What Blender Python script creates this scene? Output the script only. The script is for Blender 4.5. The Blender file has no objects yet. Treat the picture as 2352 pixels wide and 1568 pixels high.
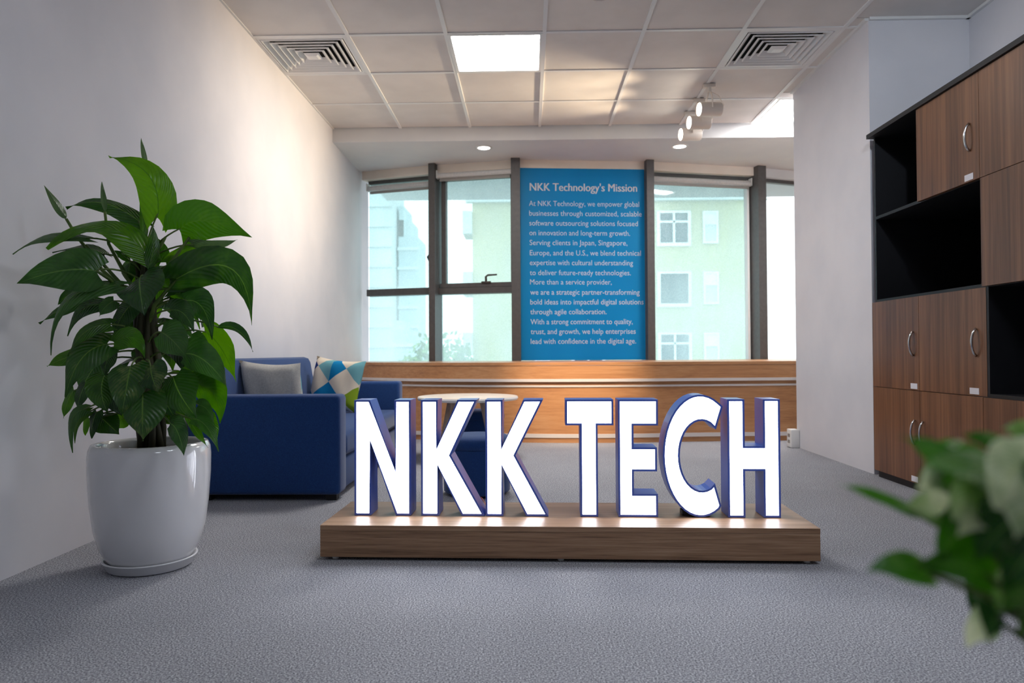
import bpy, bmesh, math, random
from mathutils import Vector, Matrix, Quaternion
from mathutils.geometry import tessellate_polygon

random.seed(7)
S = bpy.context.scene
COL = S.collection

# ------------------------------------------------------------------ camera
F, YAW, PIT, ROL, EYE = 1642.82, .0225, .0152, -.0055, .7171
_fw = Vector((-math.sin(YAW)*math.cos(PIT), math.cos(YAW)*math.cos(PIT), math.sin(PIT)))
_r0 = Vector((math.cos(YAW), math.sin(YAW), 0))
_u0 = _r0.cross(_fw)
_R = _r0*math.cos(ROL) + _u0*math.sin(ROL)
_U = -_r0*math.sin(ROL) + _u0*math.cos(ROL)
cd = bpy.data.cameras.new('camera')
cam = bpy.data.objects.new('camera', cd)
COL.objects.link(cam)
cd.sensor_width = 36.0
cd.lens = 36.0*F/2352
m3 = Matrix((_R, _U, -_fw)).transposed()
cam.matrix_world = Matrix.Translation((0, 0, EYE)) @ m3.to_4x4()
cd.clip_start, cd.clip_end = .02, 600
cd.dof.use_dof = True
cd.dof.focus_distance = 2.7
cd.dof.aperture_fstop = 4.0
S.camera = cam

# ------------------------------------------------------------------ world, exposure
w = bpy.data.worlds.new('overcast_sky')
S.world = w
w.use_nodes = True
bg = w.node_tree.nodes['Background']
bg.inputs[0].default_value = (.90, .96, 1.0, 1)
bg.inputs[1].default_value = 1.45
S.view_settings.view_transform = 'Standard'
S.view_settings.look = 'None'
S.view_settings.exposure = 0.98
S.view_settings.gamma = 1.0
S.view_settings.use_curve_mapping = False
S.cycles.use_denoising = True
S.cycles.use_light_tree = False
S.cycles.use_adaptive_sampling = True
S.cycles.adaptive_threshold = .04
S.cycles.max_bounces = 6
S.cycles.diffuse_bounces = 4
S.cycles.glossy_bounces = 2
S.cycles.transmission_bounces = 4
S.cycles.transparent_max_bounces = 8
S.cycles.sample_clamp_indirect = 6
S.cycles.caustics_reflective = False
S.cycles.caustics_refractive = False
LED = 23.0          # ceiling panels
LETTER = 5.0        # lit letter faces
SPOT = 54.0         # warm track heads (W)


# ------------------------------------------------------------------ helpers
def ray(x, y):
    return _fw + _R*((x-1176)/F) - _U*((y-784)/F)


def at(x, y, Y):
    d = ray(x, y)
    return d*(Y/d.y) + Vector((0, 0, EYE))


def atz(x, y, z):
    d = ray(x, y)
    return d*((z-EYE)/d.z) + Vector((0, 0, EYE))


def lin(c):
    return tuple((v/12.92 if v <= .04045 else ((v+.055)/1.055)**2.4) for v in c)


def rgb(r, g, b):
    return lin((r/255, g/255, b/255))


WORLD = {}


def tag(o, label=None, cat=None, group=None, kind=None):
    if label: o['label'] = label
    if cat: o['category'] = cat
    if group: o['group'] = group
    if kind: o['kind'] = kind
    return o


def root(name, loc, label=None, cat=None, group=None, kind=None):
    o = bpy.data.objects.new(name, None)
    o.empty_display_size = .05
    COL.objects.link(o)
    o.location = loc
    WORLD[o.name] = Vector(loc)
    return tag(o, label, cat, group, kind)


class MB:
    """collects world-space verts/faces; build() links ONE mesh object"""
    def __init__(s):
        s.v, s.f, s.uv, s.mi = [], [], None, []

    def add(s, vs, fs, mi=0):
        n = len(s.v)
        s.v += [Vector(p) for p in vs]
        for f in fs:
            s.f.append(tuple(i+n for i in f))
            s.mi.append(mi)
        return s

    def box(s, x0, x1, y0, y1, z0, z1, mi=0):
        return s.add([(x, y, z) for z in (z0, z1) for y in (y0, y1) for x in (x0, x1)],
                     [(0, 2, 3, 1), (4, 5, 7, 6), (0, 1, 5, 4), (2, 6, 7, 3), (0, 4, 6, 2), (1, 3, 7, 5)], mi)

    def obox(s, c, ax, ay, az, hx, hy, hz, mi=0):
        c, ax, ay, az = Vector(c), Vector(ax), Vector(ay), Vector(az)
        return s.add([c+ax*(hx*i)+ay*(hy*j)+az*(hz*k) for k in (-1, 1) for j in (-1, 1) for i in (-1, 1)],
                     [(0, 2, 3, 1), (4, 5, 7, 6), (0, 1, 5, 4), (2, 6, 7, 3), (0, 4, 6, 2), (1, 3, 7, 5)], mi)

    def rbox(s, x0, x1, y0, y1, z0, z1, r=.02, seg=3, mi=0):
        bm = bmesh.new()
        bmesh.ops.create_cube(bm, size=1)
        for v in bm.verts:
            v.co = Vector(((x0+x1)/2+v.co.x*(x1-x0), (y0+y1)/2+v.co.y*(y1-y0), (z0+z1)/2+v.co.z*(z1-z0)))
        bmesh.ops.bevel(bm, geom=list(bm.edges), offset=r, segments=seg, affect='EDGES', profile=.5)
        s.bm(bm, mi)
        return s

    def bm(s, bm, mi=0):
        bm.verts.index_update()
        s.add([v.co.copy() for v in bm.verts], [tuple(v.index for v in f.verts) for f in bm.faces], mi)
        bm.free()

    def tube(s, pts, rad, n=8, caps=True, mi=0):
        pts = [Vector(p) for p in pts]
        if not hasattr(rad, '__len__'): rad = [rad]*len(pts)
        vs, fs = [], []
        ref = None
        for i, p in enumerate(pts):
            d = (pts[min(i+1, len(pts)-1)]-pts[max(i-1, 0)]).normalized()
            if ref is None:
                ref = Vector((0, 0, 1)) if abs(d.z) < .9 else Vector((1, 0, 0))
            a = (ref - d*ref.dot(d)).normalized()
            ref = a
            b = d.cross(a)
            for k in range(n):
                t = 2*math.pi*k/n
                vs.append(p+(a*math.cos(t)+b*math.sin(t))*rad[i])
        for i in range(len(pts)-1):
            for k in range(n):
                fs.append((i*n+k, i*n+(k+1) % n, (i+1)*n+(k+1) % n, (i+1)*n+k))
        if caps:
            fs.append(tuple(range(n-1, -1, -1)))
            fs.append(tuple((len(pts)-1)*n+k for k in range(n)))
        return s.add(vs, fs, mi)

    def lathe(s, prof, c, n=40, axis=None, mi=0):
        """prof: list of (radius, height) about axis through c"""
        c = Vector(c)
        az = Vector(axis or (0, 0, 1)).normalized()
        ax = az.orthogonal().normalized() if axis else Vector((1, 0, 0))
        ay = az.cross(ax)
        vs, fs = [], []
        for r, h in prof:
            for k in range(n):
                t = 2*math.pi*k/n
                vs.append(c+(ax*math.cos(t)+ay*math.sin(t))*max(r, 1e-4)+az*h)
        for i in range(len(prof)-1):
            for k in range(n):
                fs.append((i*n+k, i*n+(k+1) % n, (i+1)*n+(k+1) % n, (i+1)*n+k))
        return s.add(vs, fs, mi)

    def prism(s, poly, o, ax, az, d0, d1, mi=0):
        """2D polygon (ccw) in plane o+ax*u+az*v, extruded along ay=az x ax from d0 to d1"""
        o, ax, az = Vector(o), Vector(ax), Vector(az)
        ay = az.cross(ax)
        n = len(poly)
        vs = [o+ax*u+az*v+ay*d for d in (d0, d1) for u, v in poly]
        tri = tessellate_polygon([[Vector((u, v, 0)) for u, v in poly]])
        fs = [tuple(t) for t in tri]+[tuple(n+i for i in reversed(t)) for t in tri]
        fs += [(i, (i+1) % n, n+(i+1) % n, n+i) for i in range(n)]
        return s.add(vs, fs, mi)

    def build(s, name, mat, parent=None, smooth=False, label=None, cat=None, group=None, kind=None, origin=None, ang=None):
        lo = Vector((min(p.x for p in s.v), min(p.y for p in s.v), min(p.z for p in s.v)))
        hi = Vector((max(p.x for p in s.v), max(p.y for p in s.v), max(p.z for p in s.v)))
        c = Vector(origin) if origin is not None else (lo+hi)/2
        if origin is None and parent is None: c.z = lo.z
        me = bpy.data.meshes.new(name)
        me.from_pydata([p-c for p in s.v], [], s.f)
        for m in (mat if isinstance(mat, (list, tuple)) else [mat]): me.materials.append(m)
        if any(s.mi): me.polygons.foreach_set('material_index', s.mi)
        if smooth: me.polygons.foreach_set('use_smooth', [True]*len(me.polygons))
        if s.uv:
            ul = me.uv_layers.new(name='UVMap')
            for l in me.loops: ul.data[l.index].uv = s.uv[l.vertex_index]
        bm = bmesh.new(); bm.from_mesh(me)
        bmesh.ops.recalc_face_normals(bm, faces=bm.faces)
        bm.to_mesh(me); bm.free()
        if smooth and ang: 
            me.set_sharp_from_angle(angle=math.radians(ang))
        o = bpy.data.objects.new(name, me)
        COL.objects.link(o)
        WORLD[o.name] = c.copy()
        if parent is not None:
            o.parent = parent
            o.location = c-WORLD[parent.name]
        else:
            o.location = c
        return tag(o, label, cat, group, kind)


def share(o, name, world, parent):
    c = o.copy()
    c.name = name
    COL.objects.link(c)
    c.parent = parent
    c.location = Vector(world)-(WORLD[parent.name] if parent else Vector())
    WORLD[c.name] = Vector(world)
    return c


def copy_tree(o, delta, label, parent=None, first=True):
    c = o.copy()
    COL.objects.link(c)
    c.parent = parent
    if first:
        c.location = o.location+Vector(delta)
        c['label'] = label
    WORLD[c.name] = WORLD[o.name]+Vector(delta)
    for ch in list(o.children): copy_tree(ch, delta, None, c, False)
    return c


# ------------------------------------------------------------------ materials
def mat(name, col, rough=.6, metal=0, spec=.5, emit=None, es=0, coat=0):
    m = bpy.data.materials.new(name)
    m.use_nodes = True
    b = m.node_tree.nodes['Principled BSDF']
    b.inputs['Base Color'].default_value = (*col, 1)
    b.inputs['Roughness'].default_value = rough
    b.inputs['Metallic'].default_value = metal
    b.inputs['Specular IOR Level'].default_value = spec
    if coat: b.inputs['Coat Weight'].default_value = coat; b.inputs['Coat Roughness'].default_value = .05
    if emit:
        b.inputs['Emission Color'].default_value = (*emit, 1)
        b.inputs['Emission Strength'].default_value = es
    return m


def N(m, t, **kw):
    n = m.node_tree.nodes.new(t)
    for k, v in kw.items(): setattr(n, k, v)
    return n


def LK(m, a, b): m.node_tree.links.new(a, b)


def bsdf(m): return m.node_tree.nodes['Principled BSDF']


def ramp(m, stops, interp='LINEAR'):
    r = N(m, 'ShaderNodeValToRGB')
    r.color_ramp.interpolation = interp
    e = r.color_ramp.elements
    while len(e) < len(stops): e.new(.5)
    for i, (p, c) in enumerate(stops):
        e[i].position = p
        e[i].color = (*c, 1)
    return r


def noise(m, scale=(1, 1, 1), s=5, detail=3, coord='Object', rough=.5, rnd=False):
    tc = N(m, 'ShaderNodeTexCoord')
    mp = N(m, 'ShaderNodeMapping')
    mp.inputs['Scale'].default_value = scale
    LK(m, tc.outputs[coord], mp.inputs['Vector'])
    if rnd:
        oi = N(m, 'ShaderNodeObjectInfo')
        mu = N(m, 'ShaderNodeMath', operation='MULTIPLY')
        mu.inputs[1].default_value = 37
        LK(m, oi.outputs['Random'], mu.inputs[0])
        LK(m, mu.outputs[0], mp.inputs['Location'])
    n = N(m, 'ShaderNodeTexNoise')
    n.inputs['Scale'].default_value = s
    n.inputs['Detail'].default_value = detail
    n.inputs['Roughness'].default_value = rough
    LK(m, mp.outputs[0], n.inputs['Vector'])
    return n


def bump(m, src, strength=.2, dist=.01):
    b = N(m, 'ShaderNodeBump')
    b.inputs['Strength'].default_value = strength
    b.inputs['Distance'].default_value = dist
    LK(m, src, b.inputs['Height'])
    LK(m, b.outputs[0], bsdf(m).inputs['Normal'])


def noisy(name, c1, c2, s=5, rough=.6, scale=(1, 1, 1), lo=.35, hi=.65, detail=3, spec=.5, bst=0, bd=.002, rnd=False, coat=0):
    m = mat(name, c1, rough, spec=spec, coat=coat)
    n = noise(m, scale, s, detail, rnd=rnd)
    r = ramp(m, [(lo, c1), (hi, c2)])
    LK(m, n.outputs['Fac'], r.inputs[0])
    LK(m, r.outputs[0], bsdf(m).inputs['Base Color'])
    if bst: bump(m, n.outputs['Fac'], bst, bd)
    return m


def wood(name, cols, grain, rough=.4, spec=.5, fine=60):
    """cols dark..light; grain = axis along the grain"""
    m = mat(name, cols[0], rough, spec=spec)
    sc = [fine]*3; sc[grain] = 1.6
    sc2 = [9, 9, 9]; sc2[grain] = .5
    a = noise(m, sc, 1, 4, rough=.65, rnd=True)
    b = noise(m, sc2, 1, 2, rnd=True)
    mx = N(m, 'ShaderNodeMix'); mx.inputs[0].default_value = .42
    LK(m, a.outputs['Fac'], mx.inputs[2]); LK(m, b.outputs['Fac'], mx.inputs[3])
    r = ramp(m, [(.34, cols[0]), (.5, cols[1]), (.66, cols[2])])
    LK(m, mx.outputs[0], r.inputs[0])
    LK(m, r.outputs[0], bsdf(m).inputs['Base Color'])
    return m


M = {}
M['wall'] = noisy('painted_wall', rgb(213, 213, 219), rgb(220, 219, 224), 3, .75, spec=.25, bst=.03, bd=.003)
M['ceil'] = noisy('ceiling_tile_white', rgb(214, 210, 207), rgb(222, 218, 215), 4, .7, spec=.3, rnd=True)
M['bar'] = mat('white_enamel_bar', rgb(226, 226, 226), .35)
M['soffit'] = noisy('soffit_paint', rgb(216, 216, 218), rgb(222, 222, 222), 2.5, .75, spec=.2)
M['header'] = noisy('cream_header', rgb(228, 216, 202), rgb(234, 224, 212), 3, .6)
M['alu'] = noisy('charcoal_aluminium', rgb(78, 76, 76), rgb(86, 84, 84), 30, .45, spec=.5)
M['white_plastic'] = mat('white_plastic', rgb(232, 232, 230), .4)
M['blind'] = noisy('grey_blind_fabric', rgb(196, 196, 196), rgb(206, 205, 203), 60, .7)
M['blind_bar'] = mat('blind_bar', rgb(150, 146, 142), .4)
M['black'] = mat('black_laminate', rgb(26, 26, 30), .5, spec=.35)
M['black_int'] = mat('black_interior', rgb(17, 17, 20), .6, spec=.25)
M['chrome'] = mat('brushed_chrome', rgb(205, 205, 205), .22, 1)
M['darkgap'] = mat('dark_void', (.004, .004, .004), .9)
M['walnut'] = wood('walnut_laminate', [rgb(80, 50, 33), rgb(112, 73, 48), rgb(136, 93, 64)], 2, .38)
M['oak'] = wood('oak_laminate', [rgb(168, 116, 78), rgb(190, 136, 92), rgb(203, 152, 108)], 0, .35)
M['ash'] = wood('ash_laminate', [rgb(104, 74, 52), rgb(148, 113, 84), rgb(174, 141, 112)], 0, .42, fine=130)
M['metal_strip'] = mat('polished_strip', rgb(226, 218, 214), .3, .1)
M['letter_blue'] = mat('letter_blue', rgb(80, 108, 205), .3)
M['letter_face'] = mat('lit_white_acrylic', rgb(250, 250, 255), .3, emit=(.93, .95, 1.0), es=LETTER)
M['led'] = mat('led_diffuser', rgb(250, 250, 250), .5, emit=(1, .975, .95), es=LED)
M['led_cool'] = mat('led_diffuser_cool', rgb(250, 250, 250), .5, emit=(.84, .91, 1.0), es=LED*.34)
M['downlight'] = mat('downlight_lens', rgb(250, 250, 250), .5, emit=(1, .97, .93), es=6)
M['spot_lens'] = mat('spot_lens', rgb(255, 240, 220), .5, emit=(1, .9, .76), es=12)
M['spot_lens'].cycles.emission_sampling = 'NONE'
M['downlight'].cycles.emission_sampling = 'NONE'
M['spot_body'] = mat('track_head_white', rgb(228, 218, 208), .4)
M['tabletop'] = noisy('pale_table_laminate', rgb(226, 208, 190), rgb(234, 220, 206), 8, .35)
M['table_edge'] = mat('white_table_edge', rgb(236, 234, 232), .35)
M['legwood'] = noisy('grey_leg_wood', rgb(150, 128, 112), rgb(172, 150, 132), 12, .5, (4, 4, 1))
M['grey_fabric'] = noisy('grey_linen', rgb(188, 186, 180), rgb(204, 202, 196), 140, .9, bst=.2, bd=.001)
M['pot'] = mat('glazed_white_ceramic', rgb(216, 216, 218), .12, spec=.55, coat=.5)
M['saucer'] = mat('white_saucer_plastic', rgb(224, 224, 226), .35)
M['soil'] = noisy('potting_soil', rgb(40, 28, 20), rgb(72, 52, 38), 40, .95, bst=.8, bd=.01)
M['stem'] = noisy('brown_green_stem', rgb(34, 34, 16), rgb(64, 62, 32), 14, .7, (1, 1, .25), bst=.5, bd=.004)
M['petiole'] = noisy('green_petiole', rgb(72, 96, 38), rgb(98, 124, 52), 12, .5)
M['red'] = mat('red_cable', rgb(205, 40, 40), .5)
M['print_white'] = mat('white_print', rgb(246, 246, 246), .5)
M['paper'] = mat('paper_tag', rgb(226, 224, 230), .6)
M['gridline'] = mat('tag_print', rgb(150, 150, 160), .7)

# fabric blue
m = mat('royal_blue_fabric', rgb(24, 54, 116), .85, spec=.25)
n = noise(m, (1, 1, 1), 420, 2)
r = ramp(m, [(.3, rgb(16, 50, 102)), (.7, rgb(28, 70, 128))])
LK(m, n.outputs['Fac'], r.inputs[0]); LK(m, r.outputs[0], bsdf(m).inputs['Base Color'])
bsdf(m).inputs['Sheen Weight'].default_value = .25
bump(m, n.outputs['Fac'], .25, .001)
M['blue'] = m

# carpet
m = mat('grey_loop_carpet', rgb(110, 110, 118), .95, spec=.1)
n = noise(m, (1, 1, 1), 220, 3, rough=.75)
n2 = noise(m, (1, 1, 1), 2.2, 3)
r = ramp(m, [(.34, rgb(74, 75, 82)), (.5, rgb(150, 151, 158)), (.66, rgb(226, 227, 232))])
LK(m, n.outputs['Fac'], r.inputs[0])
r2 = ramp(m, [(.3, (.86, .86, .86)), (.7, (1, 1, 1))])
LK(m, n2.outputs['Fac'], r2.inputs[0])
mx = N(m, 'ShaderNodeMix', data_type='RGBA', blend_type='MULTIPLY'); mx.inputs[0].default_value = 1
LK(m, r.outputs[0], mx.inputs[6]); LK(m, r2.outputs[0], mx.inputs[7])
LK(m, mx.outputs[2], bsdf(m).inputs['Base Color'])
bump(m, n.outputs['Fac'], .15, .0015)
M['carpet'] = m

# window glass: tinted, rain-fogged
def glass(name, tint, fog, streak=True):
    m = bpy.data.materials.new(name)
    m.use_nodes = True
    nt = m.node_tree
    nt.nodes.remove(bsdf(m))
    out = nt.nodes['Material Output']
    tr = N(m, 'ShaderNodeBsdfTransparent'); tr.inputs[0].default_value = (*tint, 1)
    tl = N(m, 'ShaderNodeBsdfTranslucent'); tl.inputs[0].default_value = (.84, .96, .98, 1)
    gl = N(m, 'ShaderNodeBsdfGlossy'); gl.inputs['Roughness'].default_value = .04
    mx = N(m, 'ShaderNodeMixShader')
    if streak:
        n = noise(m, (260, 260, 90), 1, 3, rough=.7)
        n2 = noise(m, (2.5, 2.5, 1.2), 1, 2)
        mu = N(m, 'ShaderNodeMath', operation='MULTIPLY')
        LK(m, n.outputs['Fac'], mu.inputs[0]); LK(m, n2.outputs['Fac'], mu.inputs[1])
        mr = N(m, 'ShaderNodeMapRange')
        mr.inputs[1].default_value, mr.inputs[2].default_value = .12, .42
        mr.inputs[3].default_value, mr.inputs[4].default_value = fog*.55, min(1, fog*1.6)
        LK(m, mu.outputs[0], mr.inputs[0])
        LK(m, mr.outputs[0], mx.inputs[0])
    else:
        mx.inputs[0].default_value = fog
    LK(m, tr.outputs[0], mx.inputs[1]); LK(m, tl.outputs[0], mx.inputs[2])
    m2 = N(m, 'ShaderNodeMixShader'); m2.inputs[0].default_value = .05
    LK(m, mx.outputs[0], m2.inputs[1]); LK(m, gl.outputs[0], m2.inputs[2])
    LK(m, m2.outputs[0], out.inputs['Surface'])
    return m


M['glass'] = glass('fogged_window_glass', (.82, .95, .95), .30)
M['glass_clear'] = glass('clear_window_glass', (.96, .98, .98), .05, False)

# sign: printed film, lets some daylight through
m = mat('blue_printed_film', rgb(10, 140, 200), .45)
n = noise(m, (1, 1, .4), 2.2, 2)
r = ramp(m, [(.35, rgb(6, 162, 214)), (.7, rgb(10, 174, 226))])
LK(m, n.outputs['Fac'], r.inputs[0]); LK(m, r.outputs[0], bsdf(m).inputs['Base Color'])
tl = N(m, 'ShaderNodeBsdfTranslucent'); tl.inputs[0].default_value = (*rgb(20, 150, 205), 1)
mx = N(m, 'ShaderNodeMixShader'); mx.inputs[0].default_value = .5
LK(m, bsdf(m).outputs[0], mx.inputs[1]); LK(m, tl.outputs[0], mx.inputs[2])
LK(m, mx.outputs[0], m.node_tree.nodes['Material Output'].inputs['Surface'])
M['sign'] = m
m = M['print_white']
tl = N(m, 'ShaderNodeBsdfTranslucent'); tl.inputs[0].default_value = (1, 1, 1, 1)
mx = N(m, 'ShaderNodeMixShader'); mx.inputs[0].default_value = .4
LK(m, bsdf(m).outputs[0], mx.inputs[1]); LK(m, tl.outputs[0], mx.inputs[2])
LK(m, mx.outputs[0], m.node_tree.nodes['Material Output'].inputs['Surface'])


def leafmat(name, c_dark, c_light, vein, var=None, trans=.25, rough=.27):
    m = mat(name, c_dark, rough, spec=.5)
    uv = N(m, 'ShaderNodeUVMap')
    sp = N(m, 'ShaderNodeSeparateXYZ')
    LK(m, uv.outputs[0], sp.inputs[0])
    ab = N(m, 'ShaderNodeMath', operation='ABSOLUTE')
    sb = N(m, 'ShaderNodeMath', operation='SUBTRACT'); sb.inputs[1].default_value = .5
    LK(m, sp.outputs[0], sb.inputs[0]); LK(m, sb.outputs[0], ab.inputs[0])
    # base mix by noise + object random
    n = noise(m, (1, 1, 1), 18, 3, rnd=True)
    oi = N(m, 'ShaderNodeObjectInfo')
    ad = N(m, 'ShaderNodeMath', operation='MULTIPLY_ADD'); ad.inputs[1].default_value = .55; ad.inputs[2].default_value = -.25
    LK(m, oi.outputs['Random'], ad.inputs[0])
    a2 = N(m, 'ShaderNodeMath', operation='ADD')
    LK(m, ad.outputs[0], a2.inputs[0]); LK(m, n.outputs['Fac'], a2.inputs[1])
    r = ramp(m, [(.3, c_dark), (.8, c_light)])
    LK(m, a2.outputs[0], r.inputs[0])
    col = r.outputs[0]
    # side veins: wave in (v + .7|u|)
    ma = N(m, 'ShaderNodeMath', operation='MULTIPLY_ADD'); ma.inputs[1].default_value = -.75
    LK(m, ab.outputs[0], ma.inputs[0]); LK(m, sp.outputs[1], ma.inputs[2])
    mu = N(m, 'ShaderNodeMath', operation='MULTIPLY'); mu.inputs[1].default_value = 70
    LK(m, ma.outputs[0], mu.inputs[0])
    sn = N(m, 'ShaderNodeMath', operation='SINE'); LK(m, mu.outputs[0], sn.inputs[0])
    if var:
        nv = noise(m, (1, 1, 1), 9, 4, rough=.65, rnd=True)
        rv = ramp(m, [(var[1], (0, 0, 0)), (var[2], (1, 1, 1))])
        sm = N(m, 'ShaderNodeMath', operation='MULTIPLY_ADD'); sm.inputs[1].default_value = .03
        LK(m, sn.outputs[0], sm.inputs[0]); LK(m, nv.outputs['Fac'], sm.inputs[2])
        LK(m, sm.outputs[0], rv.inputs[0])
        mv = N(m, 'ShaderNodeMix', data_type='RGBA')
        LK(m, rv.outputs[0], mv.inputs[0]); LK(m, col, mv.inputs[6]); mv.inputs[7].default_value = (*var[0], 1)
        col = mv.outputs[2]
    lt = N(m, 'ShaderNodeMath', operation='LESS_THAN'); lt.inputs[1].default_value = .016
    LK(m, ab.outputs[0], lt.inputs[0])
    mv = N(m, 'ShaderNodeMix', data_type='RGBA')
    LK(m, lt.outputs[0], mv.inputs[0]); LK(m, col, mv.inputs[6]); mv.inputs[7].default_value = (*vein, 1)
    col = mv.outputs[2]
    LK(m, col, bsdf(m).inputs['Base Color'])
    bump(m, sn.outputs[0], .5, .0016)
    tl = N(m, 'ShaderNodeBsdfTranslucent')
    hs = N(m, 'ShaderNodeHueSaturation'); hs.inputs['Saturation'].default_value = 1.1; hs.inputs['Value'].default_value = 1.5
    LK(m, col, hs.inputs['Color']); LK(m, hs.outputs[0], tl.inputs[0])
    mx = N(m, 'ShaderNodeMixShader'); mx.inputs[0].default_value = trans
    LK(m, bsdf(m).outputs[0], mx.inputs[1]); LK(m, tl.outputs[0], mx.inputs[2])
    LK(m, mx.outputs[0], m.node_tree.nodes['Material Output'].inputs['Surface'])
    return m


M['leaf_dark'] = leafmat('pothos_leaf_dark', rgb(36, 72, 30), rgb(62, 106, 44), rgb(92, 132, 62))
M['leaf_mid'] = leafmat('pothos_leaf_mid', rgb(40, 84, 20), rgb(74, 124, 32), rgb(100, 144, 54))
M['leaf_bright'] = leafmat('pothos_leaf_bright', rgb(58, 112, 12), rgb(92, 146, 26), rgb(70, 118, 30), trans=.4)
M['leaf_var'] = leafmat('pothos_leaf_marbled', rgb(34, 72, 26), rgb(54, 98, 34), rgb(96, 134, 54), var=(rgb(118, 134, 72), .56, .74))
M['leaf_spike'] = leafmat('pothos_leaf_rolled', rgb(70, 100, 58), rgb(92, 122, 74), rgb(96, 124, 76))
M['leaf_cream'] = leafmat('variegated_leaf_cream', rgb(84, 138, 58), rgb(130, 176, 88), rgb(182, 200, 132), var=(rgb(226, 232, 196), .40, .56), trans=.4)
M['leaf_fg'] = leafmat('foreground_leaf_green', rgb(44, 98, 26), rgb(84, 142, 48), rgb(110, 156, 70), var=(rgb(150, 178, 106), .56, .72), trans=.35)

# outside
M['bldg'] = noisy('pale_yellow_render', rgb(184, 180, 150), rgb(194, 190, 162), .25, .9, spec=.1)
M['bldg_trim'] = noisy('pale_grey_render', rgb(196, 204, 204), rgb(206, 212, 210), .5, .9, spec=.1)
M['bldg_glass'] = mat('dark_window_glass', rgb(58, 78, 88), .2)
M['bldg_white'] = mat('white_window_bar', rgb(226, 230, 232), .6)
M['tower'] = noisy('hazy_pale_tower', rgb(206, 216, 218), rgb(214, 222, 224), .1, .9, spec=.1)  # distance haze is put into the pale wall colour
M['tower2'] = noisy('hazy_grey_tower', rgb(184, 200, 206), rgb(194, 208, 212), .1, .9, spec=.1)  # greyer tower tone, also paled to stand in for distance haze
M['ground'] = noisy('street_ground', rgb(150, 154, 150), rgb(168, 170, 166), .05, .95)
M['tree'] = noisy('tree_leaf', rgb(88, 124, 74), rgb(126, 156, 96), .8, .8)
M['trunk'] = noisy('tree_bark', rgb(90, 78, 64), rgb(116, 102, 86), 3, .9)

# ------------------------------------------------------------------ structure
H = 2.655
XL, XR, XI = -1.68, 2.0, 2.58
YE0, YE1 = 4.2, 5.39
GX, GY, G = -1.09, 4.31, .6
ZS = 2.54
YF = 6.12
P = [(-1.68, 7.06), (-.92, 6.83), (-.11, 6.67), (1.17, 6.79), (2.31, 7.06), (3.45, 7.50), (4.7, 8.10)]

MB().box(-1.9, 5.0, -3.3, 8.6, -.1, 0).build('floor', M['carpet'], kind='structure', label='grey blue loop pile carpet floor')
MB().box(XL-.14, XL, -3.2, 7.5, 0, H+.2).build('wall_left', M['wall'], kind='structure', label='long white painted wall on the left')
MB().box(XL, XI, -3.2, -3.06, 0, H+.2).build('wall_back', M['wall'], kind='structure')
MB().box(XI, XI+.14, -3.2, YE0, 0, H+.2).build('wall_right', M['wall'], kind='structure', label='white wall above the walnut cabinets')
MB().box(XR, 4.8, YE0, YE1, 0, H+.2).build('wall_partition', M['wall'], kind='structure', label='white wall stub between cabinets and window counter')
MB().box(4.7, 4.84, YE1, 8.4, 0, H+.2).build('wall_alcove', M['wall'], kind='structure')

# ceiling: slab + tiles + T-bars
ceil = root('ceiling', (0, 2, H), 'white suspended ceiling of square tiles in a metal grid', kind='structure')
MB().box(-1.9, 4.84, -3.2, YF, H+.045, H+.2).build('ceiling_slab', M['ceil'], ceil)
MB().box(XL, 4.7, -3.06, GY-4*G, H+.012, H+.03).build('ceiling_board', M['ceil'], ceil)
special = {(-1, 0), (4, 0), (1, 0)}
t0 = None
for j in range(-4, 3):
    for i in range(-1, 5):
        if (i, j) in special: continue
        x0, y0 = GX+G*i, GY+G*j
        c = (x0+G/2, y0+G/2, H+.012)
        if t0 is None:
            t0 = MB().box(x0+.008, x0+G-.008, y0+.008, y0+G-.008, H+.004, H+.02).build('ceiling_tile', M['ceil'], ceil)
        else:
            share(t0, 'ceiling_tile', c, ceil)
# tiles of the strip beside the right wall and over the cabinets / alcove
for (x0, x1, y0, y1) in ((1.918, XR, 4.31, 4.9), (1.918, XR, 4.92, 5.38), (1.918, 2.574, 4.195, 4.305), (1.918, 2.574, 3.71, 4.19), (1.918, 2.574, 3.11, 3.7), (1.918, 2.574, 1.91, 3.1),
                         (2.52, 3.1, 5.4, 6.11), (3.12, 4.69, 5.4, 6.11), (1.918, 2.51, 5.4, 5.505)):
    MB().box(x0, x1, y0, y1, H+.004, H+.02).build('ceiling_tile', M['ceil'], ceil)
for i in range(-1, 6):
    x = GX+G*i
    if i == -1: x += .012
    MB().box(x-.012, x+.012, GY-4*G, YF, H-.003, H+.006).build('ceiling_bar', M['bar'], ceil)
for j in range(-4, 3):
    MB().box(XL, 1.91 if j < 0 else (XR if j < 2 else 2.52), GY+G*j-.012, GY+G*j+.012, H-.002, H+.005).build('ceiling_bar', M['bar'], ceil)
MB().box(XR-.02, XR, YE0, YE1, H-.012, H+.005).build('ceiling_bar', M['bar'], ceil)
MB().box(XR, XI, YE0-.02, YE0, H-.012, H+.005).build('ceiling_bar', M['bar'], ceil)
MB().box(XI-.02, XI, 1.0, YE0, H-.012, H+.005).build('ceiling_bar', M['bar'], ceil)
MB().box(XL, 4.7, YF, 8.5, ZS, H+.2).build('trim_1', M['soffit'], kind='structure', label='lowered white soffit in front of the windows')

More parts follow.
